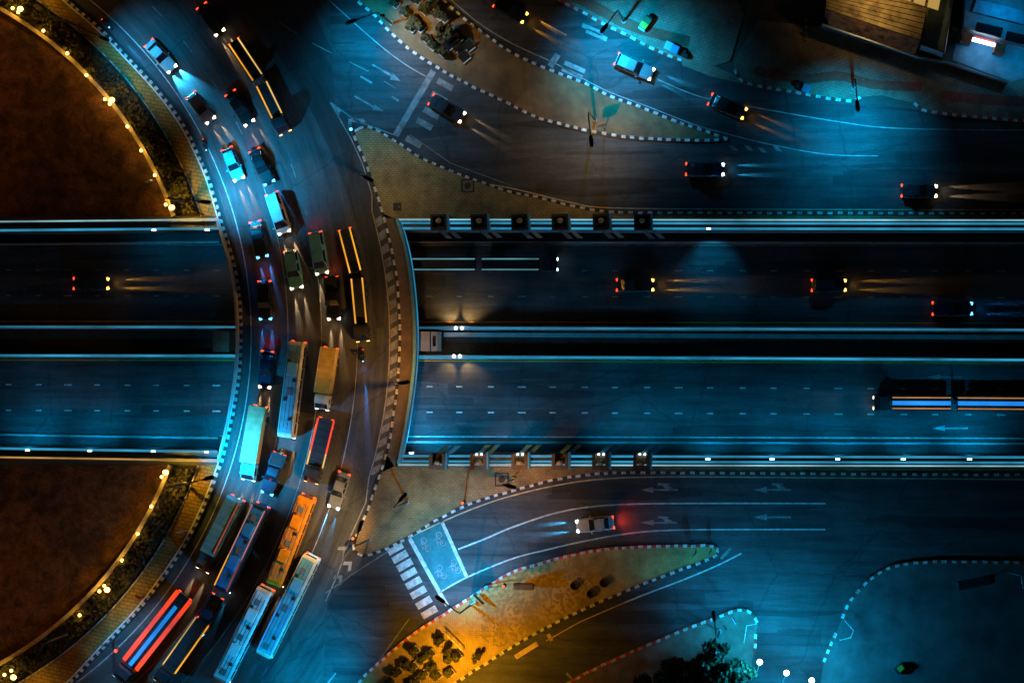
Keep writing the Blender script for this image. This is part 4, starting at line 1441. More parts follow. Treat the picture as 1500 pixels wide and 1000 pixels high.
def sign_board(u, v, L_, h, yaw, label, mt, posts=2, z0=.15, th=.1, bh_=1.3):
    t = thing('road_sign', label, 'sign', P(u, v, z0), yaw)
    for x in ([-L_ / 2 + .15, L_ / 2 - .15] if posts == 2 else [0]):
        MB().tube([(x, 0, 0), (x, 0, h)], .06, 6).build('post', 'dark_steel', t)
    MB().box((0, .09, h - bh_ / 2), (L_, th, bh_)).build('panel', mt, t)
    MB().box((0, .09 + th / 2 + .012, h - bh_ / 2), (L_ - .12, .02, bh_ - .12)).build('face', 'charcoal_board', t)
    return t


sign_board(1425, 851, 3.9, 3.2, R(12), 'wide dark billboard seen from above on the corner pavement', 'dark_steel', th=.9)
sign_board(1447, 846, 1.2, 3.0, R(12), 'narrow dark board next to the wide billboard on the corner pavement', 'dark_steel', 1, th=.9)
sign_board(770, 857, 2.4, 2.6, R(-2), 'brown board standing in for a sign shadow on the cracked orange paving', 'pillar_brown', th=.7)  # brown box takes the place of a sign's cast shadow
sign_board(703, 876, 1.6, 2.4, R(-45), 'small brown sign leaning by the lamp mast on the orange island', 'pillar_brown', 1)
sign_board(697, 881, .7, 2.0, R(30), 'small grey cabinet sign at the red and white kerb by the lamp mast', 'steel', 1)
sign_board(205, 874, .8, 1.6, R(-30), 'small red and white warning sign on the rim pavement', 'red_paint', 1)
sign_board(270, 778, 1.1, 1.6, R(10), 'small pale sign by the rim kerb near the lower hedge', 'white_paint', 1)
sign_board(221, 267, .7, 1.4, R(20), 'small cyan sign inside the curved wall on the dirt', 'trim_pale', 1, .03)
sign_board(1020, 808, .8, 3.4, R(60), 'slim sign post at the tip of the orange island', 'dark_steel', 1)
sign_board(1042, 806, .6, 3.0, R(60), 'second slim sign post closer to the tip of the orange island', 'dark_steel', 1)
sign_board(886, 190, 1.0, 5.0, R(15), 'dark post sign on the brick island edge opposite the unlit mast', 'dark_steel', 1)
sign_board(1075, 905, .9, 3.0, R(-60), 'white edged sign post on the kerb nose by the trees', 'white_paint', 1)
sign_board(1062, 917, .6, 2.6, R(-60), 'thin dark sign post between the kerb nose and the trees', 'dark_steel', 1)

def bin_(u, v, mt, label):
    t = thing('wheelie_bin', label, 'bin', P(u, v, .15), R(-25))
    MB().box((0, 0, .5), (.75, .8, .9), 0, 0, 1.12).build('body', mt, t)
    MB().box((0, 0, .99), (.92, .98, .07)).build('lid', mt, t)
    for y in (-.3, .3):
        MB().tube([(-.42, y - .05, .12), (-.42, y + .05, .12)], .12, 10).build('wheel', 'tyre', t)
    return t


mat('bin_blue', (.08, .30, .45), .5); mat('bin_pale', (.30, .50, .55), .5)
bin_(980, 69, 'bin_pale', 'pale blue wheelie bin at the end of the red and white kerb')
bin_(989, 74, 'bin_blue', 'blue wheelie bin between the pale bin and the black heap')
bin_(1181, 131, 'bin_blue', 'bright blue wheelie bin on the kerb by the black box')
for u, v, lb in ((1000, 79, 'black rubbish heap of tied bags beside the blue bins'), (1167, 127, 'black rubbish bags next to the bright blue bin')):
    b = MB()
    random.seed(int(u))
    for k in range(5):
        b.ball((random.uniform(-.5, .5), random.uniform(-.4, .4), .32), random.uniform(.3, .42), 0, 10, 7, (1, .9, .8))
    tag(b.build('rubbish_bags', 'rubber', None, True, P(u, v, .15)), lb, 'rubbish')
t = thing('food_cart', 'green and yellow street cart parked on the red banded pavement', 'cart', P(946, 36, .15), R(55))
MB().box((0, 0, .75), (1.5, .95, .75)).build('body', mat('cart_green', (.05, .13, .04), .5, .2, 2), t)
MB().box((-.3, 0, 1.17), (.7, .9, .08)).build('counter', PAINT['yellow'], t)
MB().box((.85, 0, .8), (.3, .8, .5)).build('box', 'rubber', t)
MB().box((-.85, 0, .75), (.2, .85, .4)).build('tray', 'trim_pale', t)
for x in (-.5, .5):
    for y in (-.5, .5):
        MB().tube([(x, y - .05, .26), (x, y + .05, .26)], .26, 12).build('wheel', 'tyre', t)
t = thing('pallet_box', 'small yellow and dark crate on the dark corner ground', 'crate', P(1318, 978, .15), R(40))
MB().box((0, 0, .3), (1.2, .9, .6)).build('body', 'charcoal_board', t)
MB().box((.1, 0, .64), (.7, .6, .06)).build('lid', PAINT['yellow'], t)
t = thing('slat_fence', 'pale broken post line on the dark ground beside the large building', 'fence', P(1181, 45, 0), R(-88))
for k in range(4):
    MB().box((-1.2 + k * .8, 0, .5), (.12, .08, 1.0)).build('post', 'white_paint', t)
MB().box((0, .06, .8), (2.9, .04, .1)).build('rail', 'steel', t)
# faint rails of the bent fence on the corner
for pts, lb in (([(1237, 907), (1250, 922), (1246, 932), (1230, 936)], 'bent pale hoop rail at the gap of the red and white kerb'), ([(1478, 838), (1495, 842), (1498, 860)], 'white bent rail behind the wide billboard'), ([(1090, 940), (1094, 915), (1108, 912)], 'thin hoop rail at the kerb nose beside the trees')):
    L_ = [P(u, v, .15) for u, v in pts]
    t = thing('hoop_rail', lb, 'rail', L_[0])
    MB().tube([tuple(p - L_[0] + Vector((0, 0, .75))) for p in L_], .05, 6).build('bar', 'white_paint', t)
    for p in L_:
        d = p - L_[0]
        MB().tube([(d.x, d.y, 0), (d.x, d.y, .75)], .04, 6).build('leg', 'steel', t)

# ------------------------------------------------------------------ vehicles
def ring_sec(x, w_, zb, zt, tw=.8):
    return [(x, -w_ * .94, zb), (x, -w_, zb + (zt - zb) * .4), (x, -w_ * .98, zt - (zt - zb) * .22), (x, -w_ * tw, zt), (x, w_ * tw, zt), (x, w_ * .98, zt - (zt - zb) * .22), (x, w_, zb + (zt - zb) * .4), (x, w_ * .94, zb)]


class Kit:
    def __init__(s):
        s.parts = []           # (name, mesh, key)
        s.heads, s.tails = [], []

    def add(s, name, mb, mats, key=None, smooth=False):
        s.parts.append((name, mb.mesh(name, mats, smooth), key))


def wheel(x, y, r, w_):
    b = MB()
    b.tube([(x, y - w_ / 2, r), (x, y + w_ / 2, r)], r, 16, 0)
    return b


def rim_(x, y, r, w_):
    b = MB()
    b.tube([(x, y - w_ / 2 - .012, r), (x, y + w_ / 2 + .012, r)], r * .6, 12, 0)
    return b


def car_kit(kind):
    k = Kit()
    L_ = {'sedan': 4.6, 'hatch': 4.2, 'suv': 4.8, 'pickup': 5.3, 'van': 5.2}[kind]
    hw = {'sedan': .88, 'hatch': .86, 'suv': .94, 'pickup': .93, 'van': .96}[kind]
    hb = {'sedan': .86, 'hatch': .92, 'suv': 1.05, 'pickup': 1.02, 'van': 1.1}[kind]
    ht = {'sedan': 1.44, 'hatch': 1.52, 'suv': 1.78, 'pickup': 1.75, 'van': 2.1}[kind]
    f, r = L_ / 2, -L_ / 2
    # cabin stations: windscreen base, roof front, roof rear, rear glass base
    cab = {'sedan': (.75, -.02, -1.15, -1.75), 'hatch': (.8, .05, -1.5, -1.95), 'suv': (.95, .2, -1.9, -2.25), 'pickup': (.95, .2, -.75, -1.0), 'van': (1.95, 1.1, -2.3, -2.52)}[kind]
    b = MB()
    st = [(r, hw * .80, .35, hb * .88), (r + .12, hw * .93, .25, hb * .97), (r + .7, hw, .2, hb), (cab[0] - .2, hw, .2, hb * 1.02), (cab[0] + .25, hw * .99, .2, hb * .97), (f - .5, hw * .95, .22, hb * .86), (f - .12, hw * .84, .26, hb * .74), (f, hw * .66, .34, hb * .64)]
    b.loft([ring_sec(*s_) for s_ in st])
    a, c, d, e_ = cab
    tw, bw = hw * .70, hw * .86
    b.loft([[(a, -bw, hb - .02), (a, bw, hb - .02), (a - .02, bw * .99, hb + .02), (a - .02, -bw * .99, hb + .02)],
            [(c + .1, -hw * .9, hb - .02), (c + .1, hw * .9, hb - .02), (c, tw, ht - .03), (c, -tw, ht - .03)],
            [((c + d) / 2, -hw * .92, hb - .02), ((c + d) / 2, hw * .92, hb - .02), ((c + d) / 2, tw * 1.02, ht), ((c + d) / 2, -tw * 1.02, ht)],
            [(d - .05, -hw * .9, hb - .02), (d - .05, hw * .9, hb - .02), (d, tw, ht - .04), (d, -tw, ht - .04)],
            [(e_, -bw, hb - .02), (e_, bw, hb - .02), (e_ + .02, bw * .98, hb + .02), (e_ + .02, -bw * .98, hb + .02)]])
    if kind == 'pickup':
        b.box(((e_ + r) / 2, hw - .06, hb + .08), (abs(r - e_), .12, .2)); b.box(((e_ + r) / 2, -hw + .06, hb + .08), (abs(r - e_), .12, .2)); b.box((r + .08, 0, hb + .06), (.12, 1.6, .2))
    k.add('body', b, [PAINT['grey']], 'paint')
    if kind == 'pickup':
        k.add('cargo_bed', MB().box(((e_ + r) / 2 + .02, 0, hb + .02), (abs(r - e_) - .3, hw * 2 - .3, .06)), ['rubber'])
    def gl(x0, z0, w0, x1, z1, w1, up):
        g_ = MB()
        dx = .015 * (1 if x0 > x1 else -1)
        vs = [(x0 + dx, -w0, z0 + .02), (x0 + dx, w0, z0 + .02), (x1 + dx, w1, z1 + .02), (x1 + dx, -w1, z1 + .02)]
        g_.quad(*(vs if x0 > x1 else vs[::-1]))
        return g_
    lerp = lambda p, q_, t_: p + (q_ - p) * t_
    k.add('windscreen', gl(lerp(a, c, .06), lerp(hb, ht, .08), bw * .94, lerp(a, c, .94), lerp(hb, ht, .93), tw * .95, 1), ['glass'])
    k.add('rear_window', gl(lerp(e_, d, .1), lerp(hb, ht, .15), bw * .9, lerp(e_, d, .9), lerp(hb, ht, .9), tw * .9, 1), ['glass'])
    for s_ in (-1, 1):
        g_ = MB()
        y = lambda t_: s_ * (lerp(hw * .9, tw, t_) + .012)
        vs = [(lerp(c, a, .35), y(.12), lerp(hb, ht, .12)), (lerp(d, e_, .25), y(.12), lerp(hb, ht, .12)), (d - .02, y(.88), lerp(hb, ht, .86)), (c + .0, y(.88), lerp(hb, ht, .86))]
        g_.quad(*(vs if s_ < 0 else vs[::-1]))
        k.add('side_window', g_, ['glass'])
        k.add('mirror', MB().box((a - .25, s_ * (hw + .12), hb + .05), (.16, .22, .14)), [PAINT['grey']], 'paint')
        k.add('headlight', MB().box((f - .14, s_ * hw * .66, hb * .68), (.34, .36, .17), 0, -s_ * .3), ['head_cold'], 'head')
        k.add('tail_light', MB().box((r + .06, s_ * hw * .72, hb * .86), (.2, .34, .18), 0, s_ * .15), ['tail_red'], 'tail')
        k.heads.append((f + .06, s_ * hw * .66, hb * .68))
        for x in (f - .85, r + .85):
            k.add('wheel', wheel(x, s_ * (hw - .1), .32, .22), ['tyre']); k.add('rim', rim_(x, s_ * (hw - .1), .32, .22), ['rim'])
    k.add('bumper', MB().box((f - .02, 0, .38), (.1, hw * 1.25, .16)).box((r, 0, .42), (.1, hw * 1.4, .18)), ['rubber'])
    k.len = L_
    return k


def bus_kit(L_, hw=1.25, H_=3.1, ac=2, hatch=2, style='coach'):
    k = Kit()
    f, r = L_ / 2, -L_ / 2
    b = MB()
    b.loft([ring_sec(x, w_, .35, h_, .88) for x, w_, h_ in ((r, hw * .9, H_ - .2), (r + .2, hw, H_ - .04), (r + 1, hw, H_), (f - 1.2, hw, H_), (f - .35, hw, H_ - .06), (f - .05, hw * .93, H_ - .35), (f, hw * .88, H_ - .6))])
    k.add('body', b, [PAINT['white']], 'paint')
    rp = MB()
    # roof skin with ribs
    rp.box((-.1, 0, H_ + .02), (L_ - 1.0, hw * 1.5, .05))
    for i in range(int(L_ / 1.1)):
        rp.box((r + .9 + i * 1.1, 0, H_ + .055), (.06, hw * 1.52, .03))
    for yy in (-.5, .5):
        rp.box((-.1, yy * hw, H_ + .06), (L_ - 1.4, .07, .04))
    k.add('roof', rp, [PAINT['white']], 'roof')
    rl = MB()
    for yy in (-.68, -.22, .22, .68):
        rl.box((-.1 + random.uniform(-.3, .3), yy * hw, H_ + .05), (L_ - 1.8, .11, .012))
    k.add('roof_seams', rl, [PAINT['grey']])
    for i in range(4):
        k.add('roof_vent', MB().box((r + L_ * (.2 + .2 * i), (.42 if i % 2 else -.42) * hw, H_ + .13), (.42, .36, .16), 0, .1 * i, .8), [PAINT['charcoal']])
    k.add('aerial', MB().tube([(f - 1.6, .3, H_), (f - 2.0, .3, H_ + .6)], .02, 5), ['rubber'])
    for i in range(ac):
        k.add('air_conditioner', MB().box((r + L_ * (.28 + .38 * i), 0, H_ + .17), (1.7, 1.3, .24), 0, 0, .9), [PAINT['white']], 'roof')
    for i in range(hatch):
        k.add('roof_hatch', MB().box((r + L_ * (.14 + .38 * i), 0, H_ + .1), (.75, .7, .1)), [PAINT['grey']])
    k.add('windscreen', MB().quad((f + .015, -hw * .8, 1.2), (f + .015, hw * .8, 1.2), (f - .04, hw * .78, H_ - .55), (f - .04, -hw * .78, H_ - .55)), ['glass'])
    k.add('rear_window', MB().quad((r - .01, hw * .7, 1.7), (r - .01, -hw * .7, 1.7), (r - .01, -hw * .7, H_ - .5), (r - .01, hw * .7, H_ - .5)), ['glass'])
    for s_ in (-1, 1):
        g_ = MB()
        n = int(L_ / 1.4)
        for i in range(n):
            x0 = r + .5 + i * (L_ - 1.0) / n
            vs = [(x0 + .06, s_ * (hw + .01), 1.55), (x0 + (L_ - 1.0) / n - .06, s_ * (hw + .01), 1.55), (x0 + (L_ - 1.0) / n - .06, s_ * (hw + .005), H_ - .75), (x0 + .06, s_ * (hw + .005), H_ - .75)]
            g_.quad(*(vs if s_ < 0 else vs[::-1]))
        k.add('side_window', g_, ['glass'])
        k.add('headlight', MB().box((f + .02, s_ * hw * .7, .85), (.16, .4, .22)), ['head_cold'], 'head')
        k.heads.append((f + .15, s_ * hw * .7, .85))
        k.add('tail_light', MB().box((r - .03, s_ * hw * .75, 1.0), (.12, .3, .3)), ['tail_red'], 'tail')
        k.add('mirror', MB().box((f + .15, s_ * (hw + .15), 2.3), (.14, .26, .36)), ['rubber'])
        for x in (f - 2.2, r + 2.6, r + 1.5):
            k.add('wheel', wheel(x, s_ * (hw - .16), .48, .28), ['tyre']); k.add('rim', rim_(x, s_ * (hw - .16), .48, .28), ['rim'])
    k.len = L_; k.hw = hw; k.H = H_
    return k


def truck_kit(L_, cab=1.9, hw=1.1, H_=2.9, deck=False):
    k = Kit()
    f, r = L_ / 2, -L_ / 2
    b = MB()
    ch = 2.3
    b.loft([ring_sec(x, w_, .5, h_, .9) for x, w_, h_ in ((f - cab, hw * .95, ch - .1), (f - cab + .25, hw * .96, ch), (f - .75, hw * .96, ch - .02), (f - .12, hw * .93, 1.45), (f, hw * .88, 1.3))])
    k.add('cab', b, [PAINT['white']], 'cab')
    k.add('windscreen', MB().quad((f - .1, -hw * .78, 1.5), (f - .1, hw * .78, 1.5), (f - .7, hw * .74, ch - .06), (f - .7, -hw * .74, ch - .06)), ['glass'])
    k.add('chassis', MB().box(((r + f - cab) / 2, 0, .7), (L_ - cab, .9, .28)), ['rubber'])
    c0, c1 = r, f - cab - .2
    if deck:
        k.add('deck', MB().box(((c0 + c1) / 2, 0, 1.02), (c1 - c0, hw * 2, .14)), [PAINT['charcoal']], 'paint')
        k.add('headboard', MB().box((c1, 0, 1.55), (.1, hw * 1.9, .95)), [PAINT['charcoal']], 'paint')
        rb = MB()
        for i in range(int((c1 - c0) / .9)):
            rb.box((c0 + .5 + i * .9, 0, 1.11), (.1, hw * 1.8, .05))
        k.add('deck_ribs', rb, ['rubber'])
    else:
        bx = MB()
        bx.box(((c0 + c1) / 2, 0, (1.0 + H_) / 2), (c1 - c0, hw * 2, H_ - 1.0))
        k.add('cargo_box', bx, [PAINT['white']], 'paint')
        tr_ = MB()
        for i in range(int((c1 - c0) / .8)):
            tr_.box((c0 + .4 + i * .8, 0, H_ + .015), (.05, hw * 1.96, .03))
        for s_ in (-1, 1):
            tr_.box(((c0 + c1) / 2, s_ * (hw - .03), H_ + .02), (c1 - c0, .08, .05))
        k.add('roof_frame', tr_, [PAINT['white']], 'trim')
    for s_ in (-1, 1):
        g_ = MB()
        vs = [(f - cab + .4, s_ * hw * .965, 1.5), (f - .6, s_ * hw * .965, 1.5), (f - .85, s_ * hw * .95, 2.1), (f - cab + .4, s_ * hw * .95, 2.1)]
        g_.quad(*(vs if s_ < 0 else vs[::-1]))
        k.add('side_window', g_, ['glass'])
        k.add('headlight', MB().box((f + .02, s_ * hw * .68, .95), (.14, .36, .2)), ['head_cold'], 'head')
        k.heads.append((f + .14, s_ * hw * .68, .95))
        k.add('tail_light', MB().box((r - .03, s_ * hw * .75, .92), (.1, .34, .16)), ['tail_red'], 'tail')
        k.add('mirror', MB().box((f - .2, s_ * (hw + .18), 1.9), (.1, .22, .35)), ['rubber'])
        for x in (f - 1.0, r + 1.0, r + 2.0):
            k.add('wheel', wheel(x, s_ * (hw - .16), .45, .28), ['tyre']); k.add('rim', rim_(x, s_ * (hw - .16), .45, .28), ['rim'])
    k.len = L_; k.hw = hw; k.H = 1.1 if deck else H_
    return k


KITS = {}
def kit(kind, *a):
    key = (kind,) + a
    if key not in KITS:
        KITS[key] = {'bus': bus_kit, 'truck': truck_kit}[kind](*a) if kind in ('bus', 'truck') else car_kit(kind)
    return KITS[key]


HEADC = dict(head_cold=(.03, .48, .95), head_blue=(.01, .28, 1.0), head_warm=(1.0, .66, .34), head_amber=(1.0, .44, .05))
BEAM = 1.0
def vehicle(name, k, rear, front, label, cat, group, paint=None, roof=None, cab=None, head='head_cold', beam=1.0, trim=None, z0=.02, tails=True, strips=(), plan=None, beam_w=9, red=0.0):
    a, b_ = P(*rear, z0), P(*front, z0)
    d = b_ - a
    yaw = math.atan2(d.y, d.x)
    c = (a + b_) / 2
    t = thing(name, label, cat, (c.x, c.y, z0), yaw, group)
    mp = dict(paint=paint, roof=roof or paint, cab=cab or paint, trim=trim or paint)
    for nm, me, key in k.parts:
        o_ = bpy.data.objects.new(nm, me); COL.objects.link(o_)
        o_.parent = last if nm == 'rim' else t
        last = o_
        mm = None
        if key == 'head':
            mm = M[head]
        elif key in mp and mp[key]:
            mm = PAINT[mp[key]]
        if mm:
            o_.material_slots[0].link = 'OBJECT'
            o_.material_slots[0].material = mm
    if beam > 0:
        for (x, y, z) in k.heads:
            spot(t, (x + .05, y, z), (x + 8, y, z - .95), 1700 * beam * BEAM, HEADC[head], beam_w * 1.7, .85, .05, (1.0, 4.0, 1.0), name='beam')
    if beam > 0:      # low soft pool in front of the bumper
        hx = k.heads[0][0]
        spot(t, (hx + .1, 0, .7), (hx + 2.2, 0, 0), 38 * min(beam, 3) ** .5, HEADC[head], 120, 1.0, .25, (1.0, .8, 1.0), name='dipped_beam')
    if red > 0:
        spot(t, (-k.len / 2 - .15, 0, .85), (-k.len / 2 - 3, 0, 0), 70 * red, (1, .05, .015), 150, 1, .4, name='glow')
    for (x0, x1, y, mt, w_, zz) in strips:  # added glowing strips that stand in for light trails
        MB().box(((x0 + x1) / 2, y, zz), (x1 - x0, w_, .06)).build('light_strip', mt, t)
    return t


G1 = 'vehicles on the curved roundabout road'
G2 = 'vehicles in the sunken highway'
G3 = 'vehicles on the slip roads'

# --- roundabout
vehicle('car', kit('sedan'), (213, 56), (262, 111), 'silver sedan with dazzling cyan headlights at the top of the curve', 'car', G1, 'silver', beam=6, beam_w=26)
vehicle('car', kit('hatch'), (278, 135), (315, 183), 'brown red hatchback behind the silver sedan beams', 'car', G1, 'maroon', head='head_warm', beam=1.2)
vehicle('car', kit('sedan'), (338, 135), (369, 184), 'black sedan abreast of the brown hatchback', 'car', G1, 'black', head='head_warm', beam=.8)
vehicle('car', kit('hatch'), (332, 212), (355, 270), 'teal hatchback with white headlights in the kerb lane above the bridge', 'car', G1, 'teal', head='head_warm', beam=1.6)
vehicle('car', kit('sedan'), (373, 218), (398, 272), 'dark sedan with vivid red tail lights above the white van', 'car', G1, 'black', head='head_blue', beam=1.6, red=2)
vehicle('van', kit('van'), (400, 284), (419, 342), 'white van in the brightest teal pool above the bridge', 'van', G1, 'white', head='head_warm', beam=1.6)
vehicle('car', kit('sedan'), (375, 322), (387, 380), 'navy sedan with red tail lights entering the bridge in the kerb lane', 'car', G1, 'navy', head='head_blue', beam=1.6, red=2)
vehicle('car', kit('suv'), (390, 412), (391, 468), 'black SUV with blue headlights on the bridge kerb lane', 'car', G1, 'black', head='head_blue', beam=1.6, red=1.5)
vehicle('car', kit('suv'), (427, 366), (437, 424), 'teal SUV with warm white headlights on the bridge', 'car', G1, 'teal', head='head_warm', beam=1.7)
vehicle('van', kit('van'), (464, 340), (474, 402), 'grey teal van in the third lane at the start of the bridge', 'van', G1, 'teal', head='head_warm', beam=1.7, red=1.5)
vehicle('pickup_truck', kit('pickup'), (488, 406), (491, 468), 'black pickup with warm headlights beside the amber light trail lorry', 'pickup', G1, 'black', head='head_warm', beam=1.7, red=1.5)
vehicle('box_truck', kit('truck', 7.6, 1.8, 1.0, 2.7), (488, 508), (474, 600), 'yellow roofed small lorry in the third lane', 'truck', G1, 'yellow', cab='cream', trim='cream', head='head_warm', beam=1.5)
vehicle('bus', kit('bus', 11.8, 1.04, 3.0, 1, 2), (441, 500), (424, 640), 'teal roofed long bus with a cream roof edge on the bridge', 'bus', G1, 'cream', roof='teal', head='head_warm', beam=1.2)
vehicle('car', kit('sedan'), (394, 512), (389, 570), 'navy sedan with pinkish tail light in the kerb lane below the SUV', 'car', G1, 'navy', head='head_warm', beam=1.7, red=1.5)
vehicle('box_truck', kit('truck', 9.2, 2.0, 1.0, 2.9), (385, 592), (366, 704), 'tan box lorry with cyan cab in the kerb lane at the bridge end', 'truck', G1, 'tan', cab='cyan', head='head_warm', beam=1.3)
vehicle('light_trail_truck', kit('truck', 8.0, 1.8, 1.05, 2.9, True), (481, 612), (458, 706), 'made-up dark lorry with red and amber light trail strips just ahead of the orange bus', 'truck', G1, 'charcoal', cab='charcoal', head='head_amber', beam=1.0,  # made-up lorry carrying strips for a light trail
        strips=((-3.9, 0.2, 1.0, 'strip_red', .22, 1.13), (-3.9, .2, -1.0, 'strip_red', .22, 1.13), (.2, 2.0, 1.0, 'strip_gold', .18, 1.13), (.2, 2.0, -1.0, 'strip_amber', .18, 1.13)))
vehicle('bus', kit('bus', 11.6, 1.04, 3.1, 2, 2), (456, 724), (407, 855), 'bright orange roofed bus curving past the paved nose', 'bus', G1, 'orange', head='head_warm', beam=.8)
vehicle('bus', kit('bus', 12.6, 1.04, 3.2, 2, 3), (396, 858), (330, 992), 'long white roofed coach following below the orange bus', 'bus', G1, 'white', head='head_warm', beam=.8)
vehicle('bus', kit('bus', 13.6, 1.04, 3.1, 1, 3), (463, 810), (391, 958), 'pale teal coach with added blue light trail strips in the outer lane', 'bus', G1, 'cream', roof='teal', head='head_blue', beam=.6,
        strips=((-.5, 6.2, .84, 'strip_blue', .2, 3.12), (-.5, 6.2, -.84, 'strip_blue', .2, 3.12)))
vehicle('box_truck', kit('truck', 10.0, 2.2, 1.05, 2.9), (352, 728), (300, 833), 'teal and grey box lorry with an added red glow strip on the roof edge', 'truck', G1, 'teal', cab='grey', trim='grey', head='head_warm', beam=1.2,
        strips=((-4.9, 2.2, .72, 'strip_dimred', .16, 2.96),) if glow('strip_dimred', (.7, .12, .04), .5) else ())
vehicle('bus', kit('bus', 11.6, 1.04, 3.1, 2, 2), (389, 738), (330, 862), 'bright blue roofed coach with added red light trail strips on the roof edges', 'bus', G1, 'navy', roof='blue', head='head_cold', beam=.8,
        strips=((-5.6, 1.2, .84, 'strip_pink', .14, 3.12), (-5.6, 1.2, -.84, 'strip_pink', .14, 3.12), (1.2, 5.4, -.84, 'strip_amber', .16, 3.12), (1.2, 5.4, .84, 'strip_dimred', .14, 3.12)) if glow('strip_pink', (1.0, .42, .36), .6) else ())
vehicle('pickup_truck', kit('pickup'), (412, 664), (393, 722), 'navy pickup with blue headlights ahead of the blue coach', 'pickup', G1, 'navy', head='head_blue', beam=2.0)
vehicle('pickup_truck', kit('pickup'), (322, 872), (292, 925), 'dark navy pickup at the nose of the blue coach', 'pickup', G1, 'navy', head='head_blue', beam=1.0)
vehicle('light_trail_truck', kit('truck', 9.5, 1.9, 1.0, 2.9, True), (302, 905), (235, 1000), 'made-up dark lorry with amber light trail strips at the bottom edge', 'truck', G1, 'charcoal', cab='charcoal', head='head_amber', beam=1.0,  # made-up lorry under the amber light trail
        strips=((-4.7, 2.6, .95, 'strip_amber', .2, 1.13), (-4.7, 2.6, -.95, 'strip_gold', .16, 1.13)))
vehicle('light_trail_truck', kit('truck', 13.5, 2.0, 1.15, 2.9, True), (276, 868), (176, 995), 'made-up long lorry with thick red and blue light trail strips', 'truck', G1, 'charcoal', cab='charcoal', head='head_cold', beam=.6, red=1,  # made-up lorry for the red and blue light trails
        strips=((-6.7, 4.4, 1.0, 'strip_red', .55, 1.2), (-6.7, 4.4, -1.0, 'strip_red', .55, 1.2), (-5.0, 4.4, 0, 'strip_blue', .5, 1.22)))
vehicle('car', kit('sedan'), (507, 690), (489, 745), 'grey sedan with teal headlights alone in the outer lane', 'car', G1, 'grey', head='head_cold', beam=2.2, red=.6)
vehicle('car', kit('hatch'), (296, 8), (326, 52), 'charcoal hatchback ahead of the amber light trail lorry at the top', 'car', G1, 'charcoal', head='head_warm', beam=1.2)


def trail_road_train(pts, label, group, y_strips, mats, hw=.95, z0=.02, head='head_amber', beam=.8, body='charcoal', H_=1.05, wd_=(.17, .17)):
    """made-up drawbar lorry tracing a light trail: lorry and trailer bend at the coupling. pts = rear, coupling, front pixels"""
    Pw = [P(*p, z0) for p in pts]
    c = Pw[1]
    t = thing('light_trail_truck', label, 'truck', (c.x, c.y, z0), 0, group)  # made-up vehicle, its strips imitate a light trail
    for i in (0, 1):
        a, b_ = Pw[i] - c, Pw[i + 1] - c
        d = b_ - a
        L_ = d.length - (.5 if i == 0 else .3)
        yaw = math.atan2(d.y, d.x)
        mid = (a + b_) / 2 + d.normalized() * (-.2 if i == 0 else .1)
        T = Matrix.Translation((mid.x, mid.y, 0)) @ Matrix.Rotation(yaw, 4, 'Z')
        cabl = 1.9 if i else 0
        x0, x1 = -L_ / 2, L_ / 2 - cabl - (.2 if i else 0)
        b = MB(); b.T = T
        b.box(((x0 + x1) / 2, 0, H_), (x1 - x0, hw * 2, .14))
        b.box((x1 - .05, 0, H_ + .4), (.1, hw * 1.9, .7))
        b.box(((x0 + x1) / 2, 0, .75), (x1 - x0 - .4, .9, .3))
        for k_ in range(int((x1 - x0) / .9)):
            b.box((x0 + .5 + k_ * .9, 0, H_ + .085), (.1, hw * 1.7, .04))
        b.build('trailer_deck' if i == 0 else 'lorry_deck', PAINT[body], t)
        for y, mt, ww in zip(y_strips, mats[i], wd_):
            s_ = MB(); s_.T = T
            s_.box(((x0 + x1) / 2, y, H_ + .13), (x1 - x0, ww, .08))
            s_.build('light_strip', mt, t)
        for sy in (-1, 1):
            for x in ((x0 + .9, x0 + 1.9, x1 - 1.2) if i == 0 else (x0 + 1.0, x0 + 2.0, L_ / 2 - 1.0)):
                o_ = wheel(x, sy * (hw - .16), .45, .28).build('wheel', 'tyre', t); o_.matrix_local = T
                rim_(x, sy * (hw - .16), .45, .28).build('rim', 'rim', o_)
        if i:
            f = L_ / 2
            b = MB(); b.T = T
            b.loft([ring_sec(x, w_, .5, h_, .9) for x, w_, h_ in ((f - cabl, hw * .95, 2.2), (f - cabl + .25, hw * .96, 2.3), (f - .75, hw * .96, 2.28), (f - .12, hw * .93, 1.45), (f, hw * .88, 1.3))])
            b.build('cab', PAINT[body], t)
            b = MB(); b.T = T
            b.quad((f - .1, -hw * .78, 1.5), (f - .1, hw * .78, 1.5), (f - .7, hw * .74, 2.22), (f - .7, -hw * .74, 2.22))
            b.build('windscreen', 'glass', t)
            for sy in (-1, 1):
                b = MB(); b.T = T
                b.box((f + .02, sy * hw * .68, .95), (.14, .36, .2))
                b.build('headlight', head, t)
                if beam:
                    p0 = T @ Vector((f + .15, sy * hw * .68, .95)); p1 = T @ Vector((f + 8, sy * hw * .68, 0))
                    spot(t, tuple(p0), tuple(p1), 620 * beam, HEADC[head], 20, .8, .04, name='beam')
        else:
            for sy in (-1, 1):
                b = MB(); b.T = T
                b.box((x0 - .03, sy * hw * .75, .9), (.1, .34, .16))
                b.build('tail_light', 'tail_red', t)
            b = MB(); b.T = T
            b.box((L_ / 2 + .2, 0, .7), (.8, .12, .12))
            b.build('drawbar', 'dark_steel', t)
    return t


